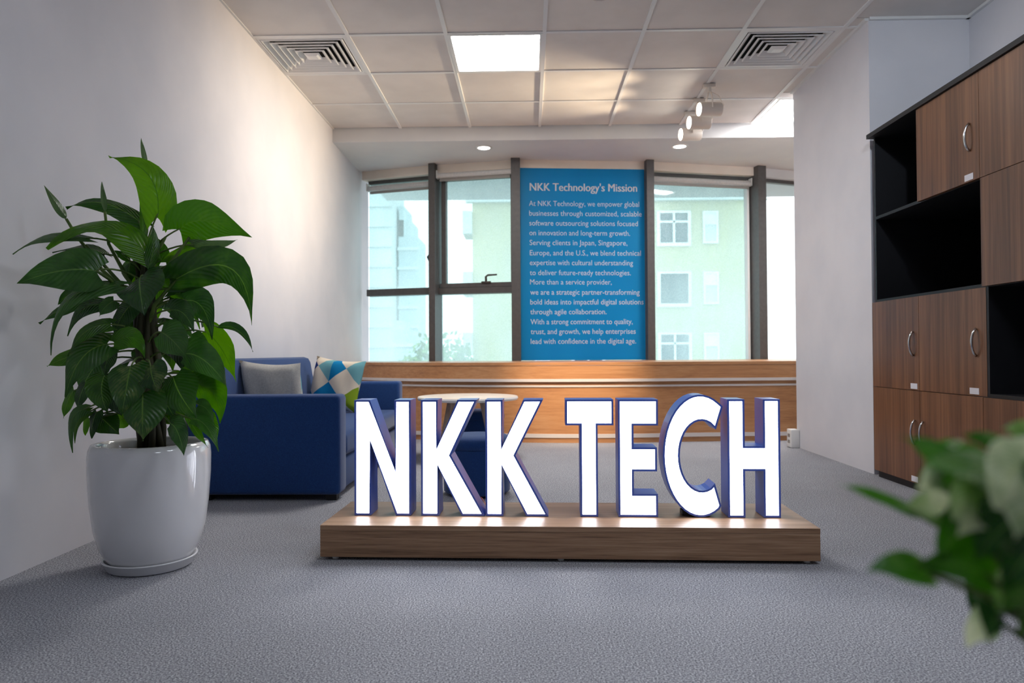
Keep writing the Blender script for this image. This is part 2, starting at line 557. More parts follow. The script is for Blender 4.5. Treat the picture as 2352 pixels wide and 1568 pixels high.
# low wall under the windows, headers, mullions, windows
mb = MB()
for k in range(6):
    a, b = Vector((*P[k], 0)), Vector((*P[k+1], 0))
    t = (b-a).normalized(); nn = Vector((-t.y, t.x, 0))
    mb.obox((a+b)/2+nn*.16+Vector((0, 0, .29)), t, nn, (0, 0, 1), (b-a).length/2, .05, .29)
mb.build('wall_window', M['wall'], kind='structure', label='low white wall below the window band')

mnorm = []
for k, p in enumerate(P):
    a = Vector((*P[max(k-1, 0)], 0)); b = Vector((*P[min(k+1, 6)], 0))
    t = (b-a).normalized(); mnorm.append((t, Vector((-t.y, t.x, 0))))
for k in range(1, 7):
    t, nn = mnorm[k]
    c = Vector((*P[k], 0))
    hw = [0, .032, .042, .036, .045, .04, .04][k]
    MB().obox(c+nn*.1+Vector((0, 0, .3+(ZS-.3)/2)), t, nn, (0, 0, 1), hw, .1, (ZS-.3)/2-.001).build(
        'trim_%d' % (k+1), M['alu'], kind='structure',
        label=['', 'charcoal mullion between the two left window panes', 'charcoal mullion left of the blue sign', 'charcoal mullion right of the blue sign',
               'charcoal mullion beside the bright window gap', 'charcoal mullion behind the white wall stub', 'charcoal end mullion of the window band'][k])


def facet(k):
    a, b = Vector((*P[k], 0)), Vector((*P[k+1], 0))
    t = (b-a).normalized()
    return a, b, t, Vector((-t.y, t.x, 0)), (b-a).length


winlabels = ['narrow fogged window beside the left wall', 'fogged opening window left of the blue sign', None,
             'fogged window showing the yellow building', 'bright clear window beside the white wall stub', 'clear window far right behind the stub']
for k in range(6):
    a, b, t, nn, L = facet(k)
    Zv = Vector((0, 0, 1))
    mid = (a+b)/2
    hb = MB().obox(mid+nn*.13+Zv*(ZS+2.455)/2, t, nn, Zv, L/2, .06, (ZS-2.455)/2-.0005)
    hb.build('trim_%d' % (8+k), M['header'] if k < 4 else M['soffit'], kind='structure', label='plaster header band above window %s' % ['one', 'two', 'three', 'four', 'five', 'six'][k])
    if k == 2: continue
    wr = root('window_%d' % (k+1), (mid.x, mid.y, .6), winlabels[k], kind='structure')
    MB().obox(mid+nn*.185+Zv*1.52, t, nn, Zv, L/2-.02, .004, .93).build('pane', M['glass'] if k < 4 else M['glass_clear'], wr)
    MB().obox(mid+nn*.17+Zv*2.44, t, nn, Zv, L/2-.03, .025, .018).build('head_rail', M['alu'], wr)
    MB().obox(mid+nn*.17+Zv*.6, t, nn, Zv, L/2-.03, .025, .02).build('sill_rail', M['alu'], wr)
    if k == 0:
        MB().obox(mid+nn*.15+Zv*1.322, t, nn, Zv, L/2-.03, .045, .033).build('transom', M['alu'], wr)
        p = a+t*(L-.06)+nn*.12+Zv*1.60
        MB().tube([p, p-nn*.03, p-nn*.04-t*.02+Zv*.05, p-nn*.03+Zv*.08], .009, 8).build('handle', M['alu'], wr)
    if k == 1:
        MB().obox(mid+nn*.15+Zv*1.315, t, nn, Zv, L/2-.03, .045, .03).build('transom', M['alu'], wr)
        sf = MB().obox(mid+nn*.14+Zv*1.368, t, nn, Zv, L/2-.05, .03, .02)
        sf.obox(mid+nn*.14+Zv*2.41, t, nn, Zv, L/2-.05, .03, .02)
        sf.obox(a+t*.085+nn*.14+Zv*1.89, t, nn, Zv, .022, .03, .5)
        sf.obox(b-t*.06+nn*.14+Zv*1.89, t, nn, Zv, .012, .03, .5)
        sa = sf.build('sash_frame', M['alu'], wr)
        p = a+t*(L*.62)+nn*.10+Zv*1.39
        MB().obox(p, t, nn, Zv, .045, .012, .008).tube([p, p-nn*.01+Zv*.05, p-nn*.015+Zv*.065+t*.02, p-nn*.015+Zv*.068+t*.11], [.011, .011, .01, .008], 8).build('handle', M['alu'], sa, smooth=True)
    if k == 3:
        MB().obox(b-t*.08+nn*.16+Zv*1.5, t, nn, Zv, .012, .03, .92).build('sash_frame', M['bar'], wr)

# roller blinds
for k, zr, lab in ((0, 2.372, 'grey roller blind rolled up over the narrow left window'), (1, 2.425, 'pale roller blind rolled up over the opening window'),
                   (3, 2.385, 'grey roller blind rolled up over the window facing the yellow building')):
    a, b, t, nn, L = facet(k)
    Zv = Vector((0, 0, 1))
    off = .05 if k == 1 else .11
    pa, pb = a+t*(.05)+nn*off+Zv*zr, b-t*(.07 if k == 3 else .05)+nn*off+Zv*zr
    br = root('roller_blind', ((pa+pb)/2)[:], lab, 'blind', 'roller blinds over the windows')
    MB().tube([pa, pb], .026, 16).build('fabric_roll', M['blind'], br, smooth=True, ang=40)
    MB().obox((pa+pb)/2-Zv*.04+nn*.012, t, nn, Zv, L/2-.065, .008, .013).build('bottom_bar', M['blind_bar'], br)
    for q, s in ((pa, 1), (pb, -1)):
        MB().obox(q-t*.006*s+Zv*.01, t, nn, Zv, .004, .03, .038).build('bracket', M['white_plastic'], br)

# ------------------------------------------------------------------ blue mission sign
a, b, t, nn, L = facet(2)
Zv = Vector((0, 0, 1))
mid = (a+b)/2
SO = .075
sg = root('mission_sign', (mid+nn*SO+Zv*.64)[:], 'tall blue sign panel printed with a white company mission text', 'sign')
hw = L/2-.043
MB().obox(mid+nn*SO+Zv*(.64+2.462)/2, t, nn, Zv, hw, .006, (2.462-.64)/2).build('panel', M['sign'], sg)
so = mid+nn*(SO-.0075)


def on_sign(x, y):
    d = ray(x, y)
    o = Vector((0, 0, EYE))
    s = (so-o).dot(nn)/d.dot(nn)
    q = o+d*s
    return (q-so).dot(t), q.z


LINES = [("NKK Technology's Mission", 1217, 1463, 437.5, 25.5, .0),
         ("At NKK Technology, we empower global", 1215, 1468, 472.5, 17.2, .0), ("businesses through customized, scalable", 1215.5, 1474, 495, 17.2, .0),
         ("software outsourcing solutions focused", 1216, 1465, 517.5, 17.2, .0), ("on innovation and long-term growth.", 1216, 1447, 540, 17.2, .0),
         ("Serving clients in Japan, Singapore,", 1216.5, 1441, 562.5, 17.2, .0), ("Europe, and the U.S., we blend technical", 1217, 1472, 586, 17.2, .0),
         ("expertise with cultural understanding", 1217, 1454, 608.5, 17.2, .0), ("to deliver future-ready technologies.", 1217, 1449, 631.5, 17.2, .0),
         ("More than a service provider,", 1217.5, 1405, 653, 17.2, .0), ("we are a strategic partner-transforming", 1218, 1469, 676.5, 17.2, .0004),
         ("bold ideas into impactful digital solutions", 1218, 1478, 699, 17.2, .0004), ("through agile collaboration.", 1218, 1393, 721.5, 17.2, .0004),
         ("With a strong commitment to quality,", 1218.5, 1453, 744.5, 17.2, .0004), ("trust, and growth, we help enterprises", 1219, 1460, 767, 17.2, .0004),
         ("lead with confidence in the digital age.", 1219, 1461, 789.5, 17.2, .0004)]
dg = None
for txt, xa, xb, yb, hpx, off in LINES:
    cu = bpy.data.curves.new('text', 'FONT')
    cu.body = txt
    cu.size = 1
    cu.resolution_u = 3
    to = bpy.data.objects.new('text', cu)
    COL.objects.link(to)
    bpy.context.view_layer.update()
    u0, z0 = on_sign(xa, yb)
    u1, _ = on_sign(xb, yb)
    tilt = on_sign(xa, yb)[1]
    wid = max(c[0] for c in to.bound_box)-min(c[0] for c in to.bound_box)
    sx = (u1-u0)/wid
    sz = (on_sign(xa, yb-hpx)[1]-z0)
    cu.offset = off/sx*.8
    bpy.context.view_layer.update()
    me = bpy.data.meshes.new_from_object(to.evaluated_get(bpy.context.evaluated_depsgraph_get()))
    x0 = min(v.co.x for v in me.vertices)
    lx = [v.co.x for v in me.vertices]
    cuts = []
    iv = sorted((min(lx[i] for i in p.vertices), max(lx[i] for i in p.vertices)) for p in me.polygons)
    reach = iv[0][1]
    for lo_, hi_ in iv:
        if lo_-reach > .17: cuts.append((lo_+reach)/2)
        reach = max(reach, hi_)
    words = {}
    for p in me.polygons:
        xm = lx[p.vertices[0]]
        words.setdefault(sum(xm > c_ for c_ in cuts), []).append(tuple(p.vertices))
    vs = [so+t*(u0+(v.co.x-x0)*sx)+Zv*(z0+v.co.y*sz) for v in me.vertices]
    bpy.data.objects.remove(to); bpy.data.curves.remove(cu); bpy.data.meshes.remove(me)
    for fs in words.values():
        used = sorted({i for f in fs for i in f})
        ix = {v: i for i, v in enumerate(used)}
        wm_ = MB()
        for sh in ((-.0022, 0, .0022) if hpx > 20 else (0,)):
            wm_.add([vs[i]+t*sh-nn*.0001*sh/.0022 for i in used], [tuple(ix[i] for i in f) for f in fs])
        wm_.build('printed_word', M['print_white'], sg)

# ------------------------------------------------------------------ curved wooden window counter
CF = [(-1.679, 6.50), (-1.35, 6.17), (-.95, 5.92), (-.45, 5.76), (0, 5.68), (.45, 5.65), (.9, 5.67), (1.4, 5.73), (2.1, 5.78), (2.8, 5.92), (3.8, 6.25), (4.69, 6.6)]


def crom(pts, n=5):
    out = []
    for i in range(len(pts)-1):
        p0, p1, p2, p3 = [Vector((*pts[max(0, min(len(pts)-1, j))], 0)) for j in (i-1, i, i+1, i+2)]
        for k in range(n):
            s = k/n
            out.append(.5*((2*p1)+(p2-p0)*s+(2*p0-5*p1+4*p2-p3)*s*s+(-p0+3*p1-3*p2+p3)*s**3))
    out.append(Vector((*pts[-1], 0)))
    return out


front = crom(CF)


def facade_y(x, off=.1):
    for k in range(6):
        if P[k][0] <= x <= P[k+1][0]:
            s = (x-P[k][0])/(P[k+1][0]-P[k][0])
            return P[k][1]*(1-s)+P[k+1][1]*s+off
    return P[6][1]


def counter_strip(o0, o1, z0, z1, back=False):
    """solid along the counter front between offsets o0 (outer) and o1 (inner)"""
    mb = MB()
    n = len(front)
    rows = []
    for i, p in enumerate(front):
        d = (front[min(i+1, n-1)]-front[max(i-1, 0)]).normalized()
        nr = Vector((-d.y, d.x, 0))
        q0 = p+nr*o0
        q1 = Vector((q0.x, facade_y(q0.x), 0)) if back else p+nr*o1
        for q in (q0, q1):
            q.x = max(-1.679, min(4.69, q.x))
        rows.append((q0, q1))
    vs, fs = [], []
    for q0, q1 in rows:
        vs += [(q0.x, q0.y, z0), (q1.x, q1.y, z0), (q1.x, q1.y, z1), (q0.x, q0.y, z1)]
    for i in range(n-1):
        for k in range(4):
            fs.append((i*4+k, i*4+(k+1) % 4, i*4+4+(k+1) % 4, i*4+4+k))
    fs += [(0, 1, 2, 3), tuple((n-1)*4+k for k in (3, 2, 1, 0))]
    return mb.add(vs, fs)


ct = root('window_counter', (.3, 5.9, 0), 'long curved oak counter with pale metal strips below the windows', 'counter')
counter_strip(0, 0, .612, .636, True).build('worktop', M['oak'], ct)
counter_strip(.004, .03, .505, .611).build('upper_panel', M['oak'], ct)
counter_strip(-.004, .03, .482, .505).build('metal_strip', M['metal_strip'], ct)
counter_strip(.022, .05, .455, .482).build('recess_panel', M['oak'], ct)
counter_strip(.012, .05, .440, .455).build('metal_strip', M['metal_strip'], ct)
counter_strip(.020, .06, .070, .440).build('lower_panel', M['oak'], ct)
counter_strip(.006, .05, .040, .070).build('metal_strip', M['metal_strip'], ct)
counter_strip(.014, .05, 0, .040).build('plinth', M['oak'], ct)

# ------------------------------------------------------------------ ceiling fixtures
def led_panel(x0, y0, lab, mt='led'):
    r = root('ceiling_light', (x0+.3, y0+.3, H-.004), lab, 'light', 'square LED ceiling panels')
    f = MB()
    for (a0, a1, b0, b1) in ((.008, .592, .008, .028), (.008, .592, .572, .592), (.008, .028, .028, .572), (.572, .592, .028, .572)):
        f.box(x0+a0, x0+a1, y0+b0, y0+b1, H-.004, H+.01)
    f.build('frame', M['bar'], r)
    MB().box(x0+.028, x0+.572, y0+.028, y0+.572, H+.001, H+.008).build('diffuser', M[mt], r)
    return r


led_panel(GX+G, GY, 'bright square LED panel in the middle of the ceiling')
led_panel(1.93, 5.51, 'bright ceiling panel past the white wall stub')
led_panel(1.31-.6, GY-4*G-G, 'LED panel in the ceiling above the camera, out of view', 'led_cool')
led_panel(1.31-.6, GY-4*G-4*G, 'LED panel in the ceiling behind the camera, out of view', 'led_cool')


def diffuser(x0, y0, lab):
    r = root('air_diffuser', (x0+.3, y0+.3, H-.01), lab, 'vent', 'square ceiling air diffusers')
    MB().box(x0+.01, x0+.59, y0+.01, y0+.59, H+.03, H+.034).build('duct_plate', M['darkgap'], r)
    cx, cy = x0+.3, y0+.3
    for q in range(7):
        ro = .292-q*.04
        if q == 0:
            prof = [(.295, 0), (.262, -.002), (.258, .004)]
        elif q == 6:
            prof = [(.05, .002), (.028, -.01), (.0, -.01)]
        else:
            prof = [(ro+.004, .000), (ro, -.006), (ro-.004, -.006), (ro-.030, .020)]
        vs, fs = [], []
        for (rr, hz) in prof:
            vs += [(cx+sx*rr, cy+sy*rr, H+hz) for sx, sy in ((-1, -1), (1, -1), (1, 1), (-1, 1))]
        for i in range(len(prof)-1):
            for k in range(4):
                fs.append((i*4+k, i*4+(k+1) % 4, i*4+4+(k+1) % 4, i*4+4+k))
        MB().add(vs, fs).build('frame' if q == 0 else ('centre_plate' if q == 6 else 'louver_ring'), M['bar'], r)
    return r


diffuser(GX-G, GY, 'square louvred air vent in the ceiling beside the left wall')
diffuser(GX+4*G, GY, 'square louvred air vent in the ceiling near the right wall stub')


def track_head(mx, my, aim, lab, group='white track spotlights on the ceiling', energy=SPOT, size=58, spread=1.0, color=(1, .78, .52)):
    r = root('track_spotlight', (mx, my, H), lab, 'spotlight', group)
    MB().rbox(mx-.045, mx+.045, my-.02, my+.02, H-.028, H-.002, .006, 2).build('mount', M['spot_body'], r)
    MB().tube([(mx, my, H-.028), (mx, my, H-.06)], .015, 12).build('swivel', M['spot_body'], r, smooth=True, ang=40)
    aim = Vector(aim).normalized()
    side = aim.cross(Vector((0, 0, 1))).normalized()
    c = Vector((mx, my, H-.185))
    for s in (-1, 1):
        MB().tube([Vector((mx, my, H-.055))+side*.012*s, Vector((mx, my, H-.10))+side*.045*s, c+side*.055*s], .006, 8).build('yoke_arm', M['spot_body'], r, smooth=True)
    b = MB().lathe([(0, -.085), (.046, -.085), (.05, -.08), (.05, .08), (.047, .082), (.044, .074)], c, 28, aim).build('head', M['spot_body'], r, smooth=True, ang=40)
    MB().lathe([(.045, .074), (0, .0745)], c, 28, aim).build('lens', M['spot_lens'], r)
    MB().tube([c-aim*.085, c-aim*.11+Vector((0, 0, .03)), c-aim*.07+Vector((0, 0, .1)), Vector((mx, my, H-.05))], .003, 6).build('wire', M['spot_body'], r, smooth=True)
    ld = bpy.data.lights.new('spot_beam', 'SPOT')
    ld.energy = energy
    ld.color = color
    ld.spot_size = math.radians(size)
    ld.spot_blend = spread
    ld.shadow_soft_size = .03
    lo = bpy.data.objects.new('spot_beam', ld)
    COL.objects.link(lo)
    lo.parent = r
    lo.location = c+aim*.09-Vector(r.location)
    lo.rotation_mode = 'QUATERNION'
    lo.rotation_quaternion = aim.to_track_quat('-Z', 'Y')
    return r


AIM = (-1, -.18, -.05)
track_head(1.325, 5.19, AIM, 'nearest of the white track spotlights, shining warm light left')
track_head(1.32, 5.49, AIM, 'middle of the three white track spotlights')
track_head(1.32, 5.79, AIM, 'farthest of the white track spotlights, nearest the windows')
track_head(.35, 3.35, (.02, 2.3, -1.9), 'track spotlight above the frame aimed at the counter', energy=260, size=26, spread=1.0)
track_head(1.32, 2.1, (1.0, 2.1, -.42), 'added unseen fill light brightening the wall over the cabinets', energy=26, size=62, spread=1.0, color=(.80, .90, 1.0))  # added cool fill light out of frame, brightens the wall over the cabinets
for x, y, lab in ((-.384, 6.33, 'round downlight in the soffit above the opening window'), (1.357, 6.36, 'round downlight in the soffit behind the track spotlights')):
    r = root('downlight', (x, y, ZS), lab, 'light', 'round soffit downlights')
    MB().lathe([(.075, 0), (.072, -.006), (.058, -.008), (.054, -.003)], (x, y, ZS), 28).build('ring', M['white_plastic'], r, smooth=True)
    MB().lathe([(.056, -.004), (0, -.0045)], (x, y, ZS), 28).build('lens', M['downlight'], r)

# ------------------------------------------------------------------ platform and letters
PA = Vector((-.725, 2.476, 0)); PB = Vector((.9753, 2.4286, 0))
pt = (PB-PA).normalized(); pn = Vector((-pt.y, pt.x, 0)); PL = (PB-PA).length; PD = .3945
ZT = .1212


def plat(u0, u1, v0, v1, z0, z1):
    return MB().obox(PA+pt*(u0+u1)/2+pn*(v0+v1)/2+Zv*(z0+z1)/2, pt, pn, Zv, (u1-u0)/2, (v1-v0)/2, (z1-z0)/2)


pr = root('display_platform', (PA+pt*PL/2+pn*PD/2)[:], 'low wood-grain platform carrying the lit letters', 'platform')
plat(0, PL, 0, PD, ZT-.017, ZT).build('top_board', M['ash'], pr)
plat(.0, PL, .001, .018, .012, ZT-.0175).build('front_panel', M['ash'], pr)
plat(.0, PL, PD-.018, PD-.001, .012, ZT-.0175).build('back_panel', M['ash'], pr)
plat(.001, .018, .0185, PD-.0185, .012, ZT-.0175).build('side_panel', M['ash'], pr)
plat(PL-.018, PL-.001, .0185, PD-.0185, .012, ZT-.0175).build('side_panel', M['ash'], pr)
for u in (.045, PL*.49, PL-.035):
    for v in (.03, PD-.03):
        q = PA+pt*u+pn*v
        MB().lathe([(0, 0), (.011, 0), (.011, .012), (0, .012)], q, 14).build('foot', M['white_plastic'], pr)

q0, q1 = atz(838, 1184.5, ZT), atz(1770, 1188.5, ZT)
v0 = ((q0-PA).dot(pn)+(q1-PA).dot(pn))/2
lo0 = PA+pn*v0


def lu(x, y=1050):
    d = ray(x, y); o = Vector((0, 0, EYE))
    s = (lo0-o).dot(pn)/d.dot(pn)
    return (o+d*s-lo0).dot(pt), (o+d*s).z


ZTOP = lu(1300, 917.5)[1]
ZBOT = ZT+.0015


def lz(y): return ZBOT+(1187.5-y)/(1187.5-917.5)*(ZTOP-ZBOT)


def lpoly(pts): return [(lu(x)[0], lz(y)) for x, y in pts]


def inset(poly, d):
    n = len(poly); out = []
    area = sum(poly[i][0]*poly[(i+1) % n][1]-poly[(i+1) % n][0]*poly[i][1] for i in range(n))
    sg_ = 1 if area > 0 else -1
    for i in range(n):
        p0, p1, p2 = Vector(poly[i-1]), Vector(poly[i]), Vector(poly[(i+1) % n])
        e1, e2 = (p1-p0).normalized(), (p2-p1).normalized()
        n1, n2 = Vector((-e1.y, e1.x))*sg_, Vector((-e2.y, e2.x))*sg_
        bis = (n1+n2)
        k = max(.35, bis.length_squared/2)
        out.append(tuple(p1+bis*(d/k)))
    return out


def letter(name, pts, lab):
    poly = lpoly(pts) if not callable(pts) else pts()
    n = len(poly)
    area = sum(poly[i][0]*poly[(i+1) % n][1]-poly[(i+1) % n][0]*poly[i][1] for i in range(n))
    if area < 0: poly = poly[::-1]
    us = [u for u, _ in poly]
    cu_ = (min(us)+max(us))/2
    r = root(name, (lo0+pt*cu_+Zv*ZT)[:], lab, 'letter', 'lit letters on the platform')
    ins = inset(poly, .0072)
    D = .105
    W = lambda u, v, d: lo0+pt*u+Zv*(v-lo0.z)+pn*d
    lz0 = lo0.z
    vs = [W(u, v, 0) for u, v in poly]+[W(u, v, 0) for u, v in ins]+[W(u, v, .005) for u, v in ins]+[W(u, v, D) for u, v in poly]
    fs = []
    for i in range(n):
        j = (i+1) % n
        fs += [(i, j, n+j, n+i), (n+i, n+j, 2*n+j, 2*n+i), (i, 3*n+i, 3*n+j, j)]
    tri = tessellate_polygon([[Vector((u, v, 0)) for u, v in poly]])
    fs += [tuple(3*n+k for k in t_) for t_ in tri]
    MB().add(vs, fs).build('shell', M['letter_blue'], r)
    tri = tessellate_polygon([[Vector((u, v, 0)) for u, v in ins]])
    MB().add([W(u, v, .003) for u, v in ins], [tuple(t_) for t_ in tri]).build('lit_face', M['letter_face'], r, label='glowing white acrylic face')
    return r


T_, B_ = 917.5, 1187.5
letter('letter_n', [(814, T_), (850, T_), (908, 1083), (906, T_), (943.5, T_), (943.5, B_), (909, B_), (850.5, 1015), (852, B_), (814, B_)], 'lit letter N at the left end of the platform')
letter('letter_k', [(967, T_), (1006, T_), (1003, 1030), (1051, T_), (1096, T_), (1036, 1047), (1113, B_), (1060, B_), (1005.5, 1073), (1008, B_), (967, B_)], 'first lit letter K, next to the N')
letter('letter_k', [(1115, T_), (1155, T_), (1152, 1030), (1202.5, T_), (1248, T_), (1184, 1047), (1259, B_), (1208, B_), (1153, 1073), (1155, B_), (1115, B_)], 'second lit letter K, before the gap')
letter('letter_t', [(1299, T_), (1409.5, T_), (1409.5, 977), (1373, 977), (1373, B_), (1332.5, B_), (1332.5, 977), (1299, 977)], 'lit letter T right after the gap')
letter('letter_e', [(1420, T_), (1512, T_), (1512, 977.5), (1455.5, 977.5), (1455.5, 1028), (1509, 1028), (1509, 1083), (1455.5, 1083), (1455.5, 1135), (1510.5, 1135), (1510.5, B_), (1420, B_)], 'lit letter E between the T and the C')


def c_poly():
    pts = []
    cx, cy_ = 1609, 1047
    for k in range(33):
        a = math.radians(52+(308-52)*k/32)
        pts.append((cx+86.5*math.cos(a), cy_-140.5*math.sin(a)))
    pts[0] = (1661.5, 934); pts[-1] = (1656, 1161)
    inn = []
    for k in range(25):
        a = math.radians(303-(303-57)*k/24)
        inn.append((1612+50.5*math.cos(a), cy_-80*math.sin(a)))
    inn[0] = (1641.5, 1110); inn[-1] = (1645, 987)
    return lpoly(pts+inn)


C = letter('letter_c', c_poly, 'lit rounded letter C before the H')
uc = lu(1602)[0]
MB().obox(lo0+pt*uc+pn*.055+Zv*(ZT+.009), pt, pn, Zv, .05, .025, .008).build('support_block', M['black'], C)
letter('letter_h', [(1671.5, T_), (1711, T_), (1711, 1025), (1753.5, 1025), (1753.5, T_), (1792.5, T_), (1792.5, B_), (1753.5, B_), (1753.5, 1081.5), (1711, 1081.5), (1711, B_), (1671.5, B_)], 'lit letter H at the right end of the platform')
p0 = lo0+pt*lu(1113)[0]+pn*.10+Zv*ZT
MB().tube([p0+Zv*.003, p0+pn*.03+Zv*.02-pt*.01, p0+pn*.09+Zv*.03-pt*.03, p0+pn*.15+Zv*.01-pt*.05], .0013, 6).build(
    'power_cable', M['red'], smooth=True, label='thin red cable behind the first K', cat='cable')

# ------------------------------------------------------------------ sofa and pillows
sf = root('sofa', (-1.29, 4.32, 0), 'royal blue fabric two-seat sofa along the left wall', 'sofa')
SX0, SX1, SY0, SY1 = -1.665, -.915, 3.45, 5.20
MB().rbox(SX0, SX1, SY0, SY0+.14, .03, .515, .022, 3).build('armrest', M['blue'], sf, smooth=True, ang=35)
MB().rbox(SX0, SX1, SY1-.14, SY1, .03, .515, .022, 3).build('armrest', M['blue'], sf, smooth=True, ang=35)
MB().rbox(SX0+.05, SX1-.015, SY0+.141, SY1-.141, .035, .19, .012, 2).build('base', M['blue'], sf, smooth=True, ang=35)
MB().rbox(SX0+.1, SX1-.005, SY0+.143, SY1-.143, .192, .318, .035, 4).build('seat_cushion', M['blue'], sf, smooth=True, ang=35)
# backrest, leaning, rounded top
prof = [(SX0, .03), (SX0+.19, .03), (SX0+.175, .32), (SX0+.115, .655), (SX0+.10, .682), (SX0+.07, .692), (SX0+.03, .690), (SX0+.005, .67), (SX0, .64)]
MB().prism([(x, z) for x, z in prof], (0, 0, 0), (1, 0, 0), (0, 0, 1), SY0+.142, SY1-.142).build('backrest', M['blue'], sf, smooth=True, ang=35)
for x in (SX0+.08, SX1-.05):
    for y in (SY0+.06, SY1-.06):
        MB().box(x-.025, x+.025, y-.025, y+.025, 0, .0305).build('foot', M['black'], sf)

# patterned pillow print
m = mat('geometric_print', rgb(220, 208, 188), .9, spec=.15)
uvn = N(m, 'ShaderNodeUVMap')
mp = N(m, 'ShaderNodeMapping'); mp.inputs['Scale'].default_value = (1.75, 1.75, 1); mp.inputs['Location'].default_value = (.22, .1, 0)
LK(m, uvn.outputs[0], mp.inputs[0])
fl = N(m, 'ShaderNodeVectorMath', operation='FLOOR'); fr = N(m, 'ShaderNodeVectorMath', operation='FRACTION')
LK(m, mp.outputs[0], fl.inputs[0]); LK(m, mp.outputs[0], fr.inputs[0])
sp = N(m, 'ShaderNodeSeparateXYZ'); LK(m, fr.outputs[0], sp.inputs[0])


def mth(op, a, b=None):
    q = N(m, 'ShaderNodeMath', operation=op)
    for i, v in enumerate((a, b)):
        if v is None: continue
        if isinstance(v, (int, float)): q.inputs[i].default_value = v
        else: LK(m, v, q.inputs[i])
    return q.outputs[0]


fx, fy = mth('SUBTRACT', sp.outputs[0], .5), mth('SUBTRACT', sp.outputs[1], .5)
hor = mth('GREATER_THAN', mth('ABSOLUTE', fx), mth('ABSOLUTE', fy))
sgn = mth('GREATER_THAN', fx, 0.0)
cid = N(m, 'ShaderNodeVectorMath', operation='ADD')
cb = N(m, 'ShaderNodeCombineXYZ'); LK(m, sgn, cb.inputs[2])
LK(m, fl.outputs[0], cid.inputs[0]); LK(m, cb.outputs[0], cid.inputs[1])
wn = N(m, 'ShaderNodeTexWhiteNoise'); LK(m, cid.outputs[0], wn.inputs['Vector'])
rp = ramp(m, [(0, rgb(112, 168, 176)), (.27, rgb(40, 62, 128)), (.52, rgb(16, 124, 176)), (.78, rgb(132, 160, 40))], 'CONSTANT')
LK(m, wn.outputs['Value'], rp.inputs[0])
mx = N(m, 'ShaderNodeMix', data_type='RGBA')
LK(m, hor, mx.inputs[0]); mx.inputs[6].default_value = (*rgb(222, 210, 190), 1); LK(m, rp.outputs[0], mx.inputs[7])
LK(m, mx.outputs[2], bsdf(m).inputs['Base Color'])
M['print'] = m


def pillow(center, ux, uz, w_, h_, th, lab, mats):
    """ux, uz: in-plane axes; front = towards uz x ux ... -normal"""
    ux, uz = Vector(ux).normalized(), Vector(uz).normalized()
    nm = ux.cross(uz).normalized()
    c = Vector(center)
    r = root('throw_pillow', (c-uz*h_/2)[:], lab, 'pillow', 'throw pillows on the sofa')
    n = 14
    for side, nmx, name in ((1, mats[0], 'front_cover'), (-1, mats[1], 'back_cover')):
        vs, fs, uv = [], [], []
        for j in range(n+1):
            for i in range(n+1):
                a, b_ = i/n*2-1, j/n*2-1
                pin = 1-.10*(1-abs(a)**2)*(abs(b_)**4)  # edges pulled in between corners
                pin2 = 1-.10*(1-abs(b_)**2)*(abs(a)**4)
                bul = max(0, (1-a**4)*(1-b_**4))**.5
                wr_ = .006*math.sin(a*7+b_*3)*bul
                vs.append(c+ux*(a*w_/2*pin2)+uz*(b_*h_/2*pin)+nm*side*(th/2*bul+wr_))
                uv.append((i/n, j/n))
        for j in range(n):
            for i in range(n):
                fs.append((j*(n+1)+i, j*(n+1)+i+1, (j+1)*(n+1)+i+1, (j+1)*(n+1)+i))
        mb = MB().add(vs, fs); mb.uv = uv
        mb.build(name, nmx, r, smooth=True)
    return r


pillow(at(772, 882, 4.86), (1, -.35, -.10), (.16, .18, 1), .40, .36, .13, 'geometric triangle patterned pillow in the far sofa corner', (M['print'], M['print']))
pillow(at(629, 905, 3.79), (1, -.16, -.05), (-.16, .06, 1), .36, .355, .12, 'plain grey pillow with a patterned reverse near the plant', (M['grey_fabric'], M['print']))

# ------------------------------------------------------------------ coffee table, poufs
tb = root('coffee_table', (-.41, 4.85, 0), 'small round pale coffee table with splayed legs', 'table')
c = Vector((-.41, 4.85, 0))
MB().lathe([(0, .4225), (.335, .4225), (.337, .4215)], c, 56).build('tabletop', M['tabletop'], tb, smooth=True, ang=30)
MB().lathe([(.337, .4215), (.341, .412), (.336, .4), (.30, .396), (0, .396)], c, 56).build('table_edge', M['table_edge'], tb, smooth=True, ang=30)
for k in range(4):
    a = math.radians(45+90*k)
    dx, dy = math.cos(a), math.sin(a)
    MB().tube([c+Vector((dx*.15, dy*.15, .396)), c+Vector((dx*.26, dy*.26, 0))], [.021, .013], 12).build('leg', M['legwood'], tb, smooth=True, ang=40)


def pouf(x, y, lab):
    r = root('pouf', (x, y, 0), lab, 'stool', 'round blue poufs by the coffee table')
    c = Vector((x, y, 0))
    MB().lathe([(0, .012), (.16, .012), (.168, .02), (.171, .15), (.171, .235)], c, 40).build('body', M['blue'], r, smooth=True, ang=40)
    MB().lathe([(.168, .235), (.174, .24), (.175, .262), (.168, .285), (.15, .297), (.08, .302), (0, .303)], c, 40).build('seat_pad', M['blue'], r, smooth=True, ang=50)
    for k in range(4):
        a = math.radians(45+90*k)
        q = c+Vector((math.cos(a)*.12, math.sin(a)*.12, 0))
        MB().lathe([(0, 0), (.014, 0), (.014, .0125), (0, .0125)], q, 12).build('foot', M['black'], r)


pouf(-.265, 3.66, 'round blue pouf in front of the coffee table')
pouf(-.35, 5.22, 'round blue pouf behind the coffee table')

# ------------------------------------------------------------------ cabinets
CX = 1.965           # door faces
ZR = [.04, .5125, .990, 1.463, 1.930]
CY = [4.125, 3.642, 3.14, 2.645, 2.145]


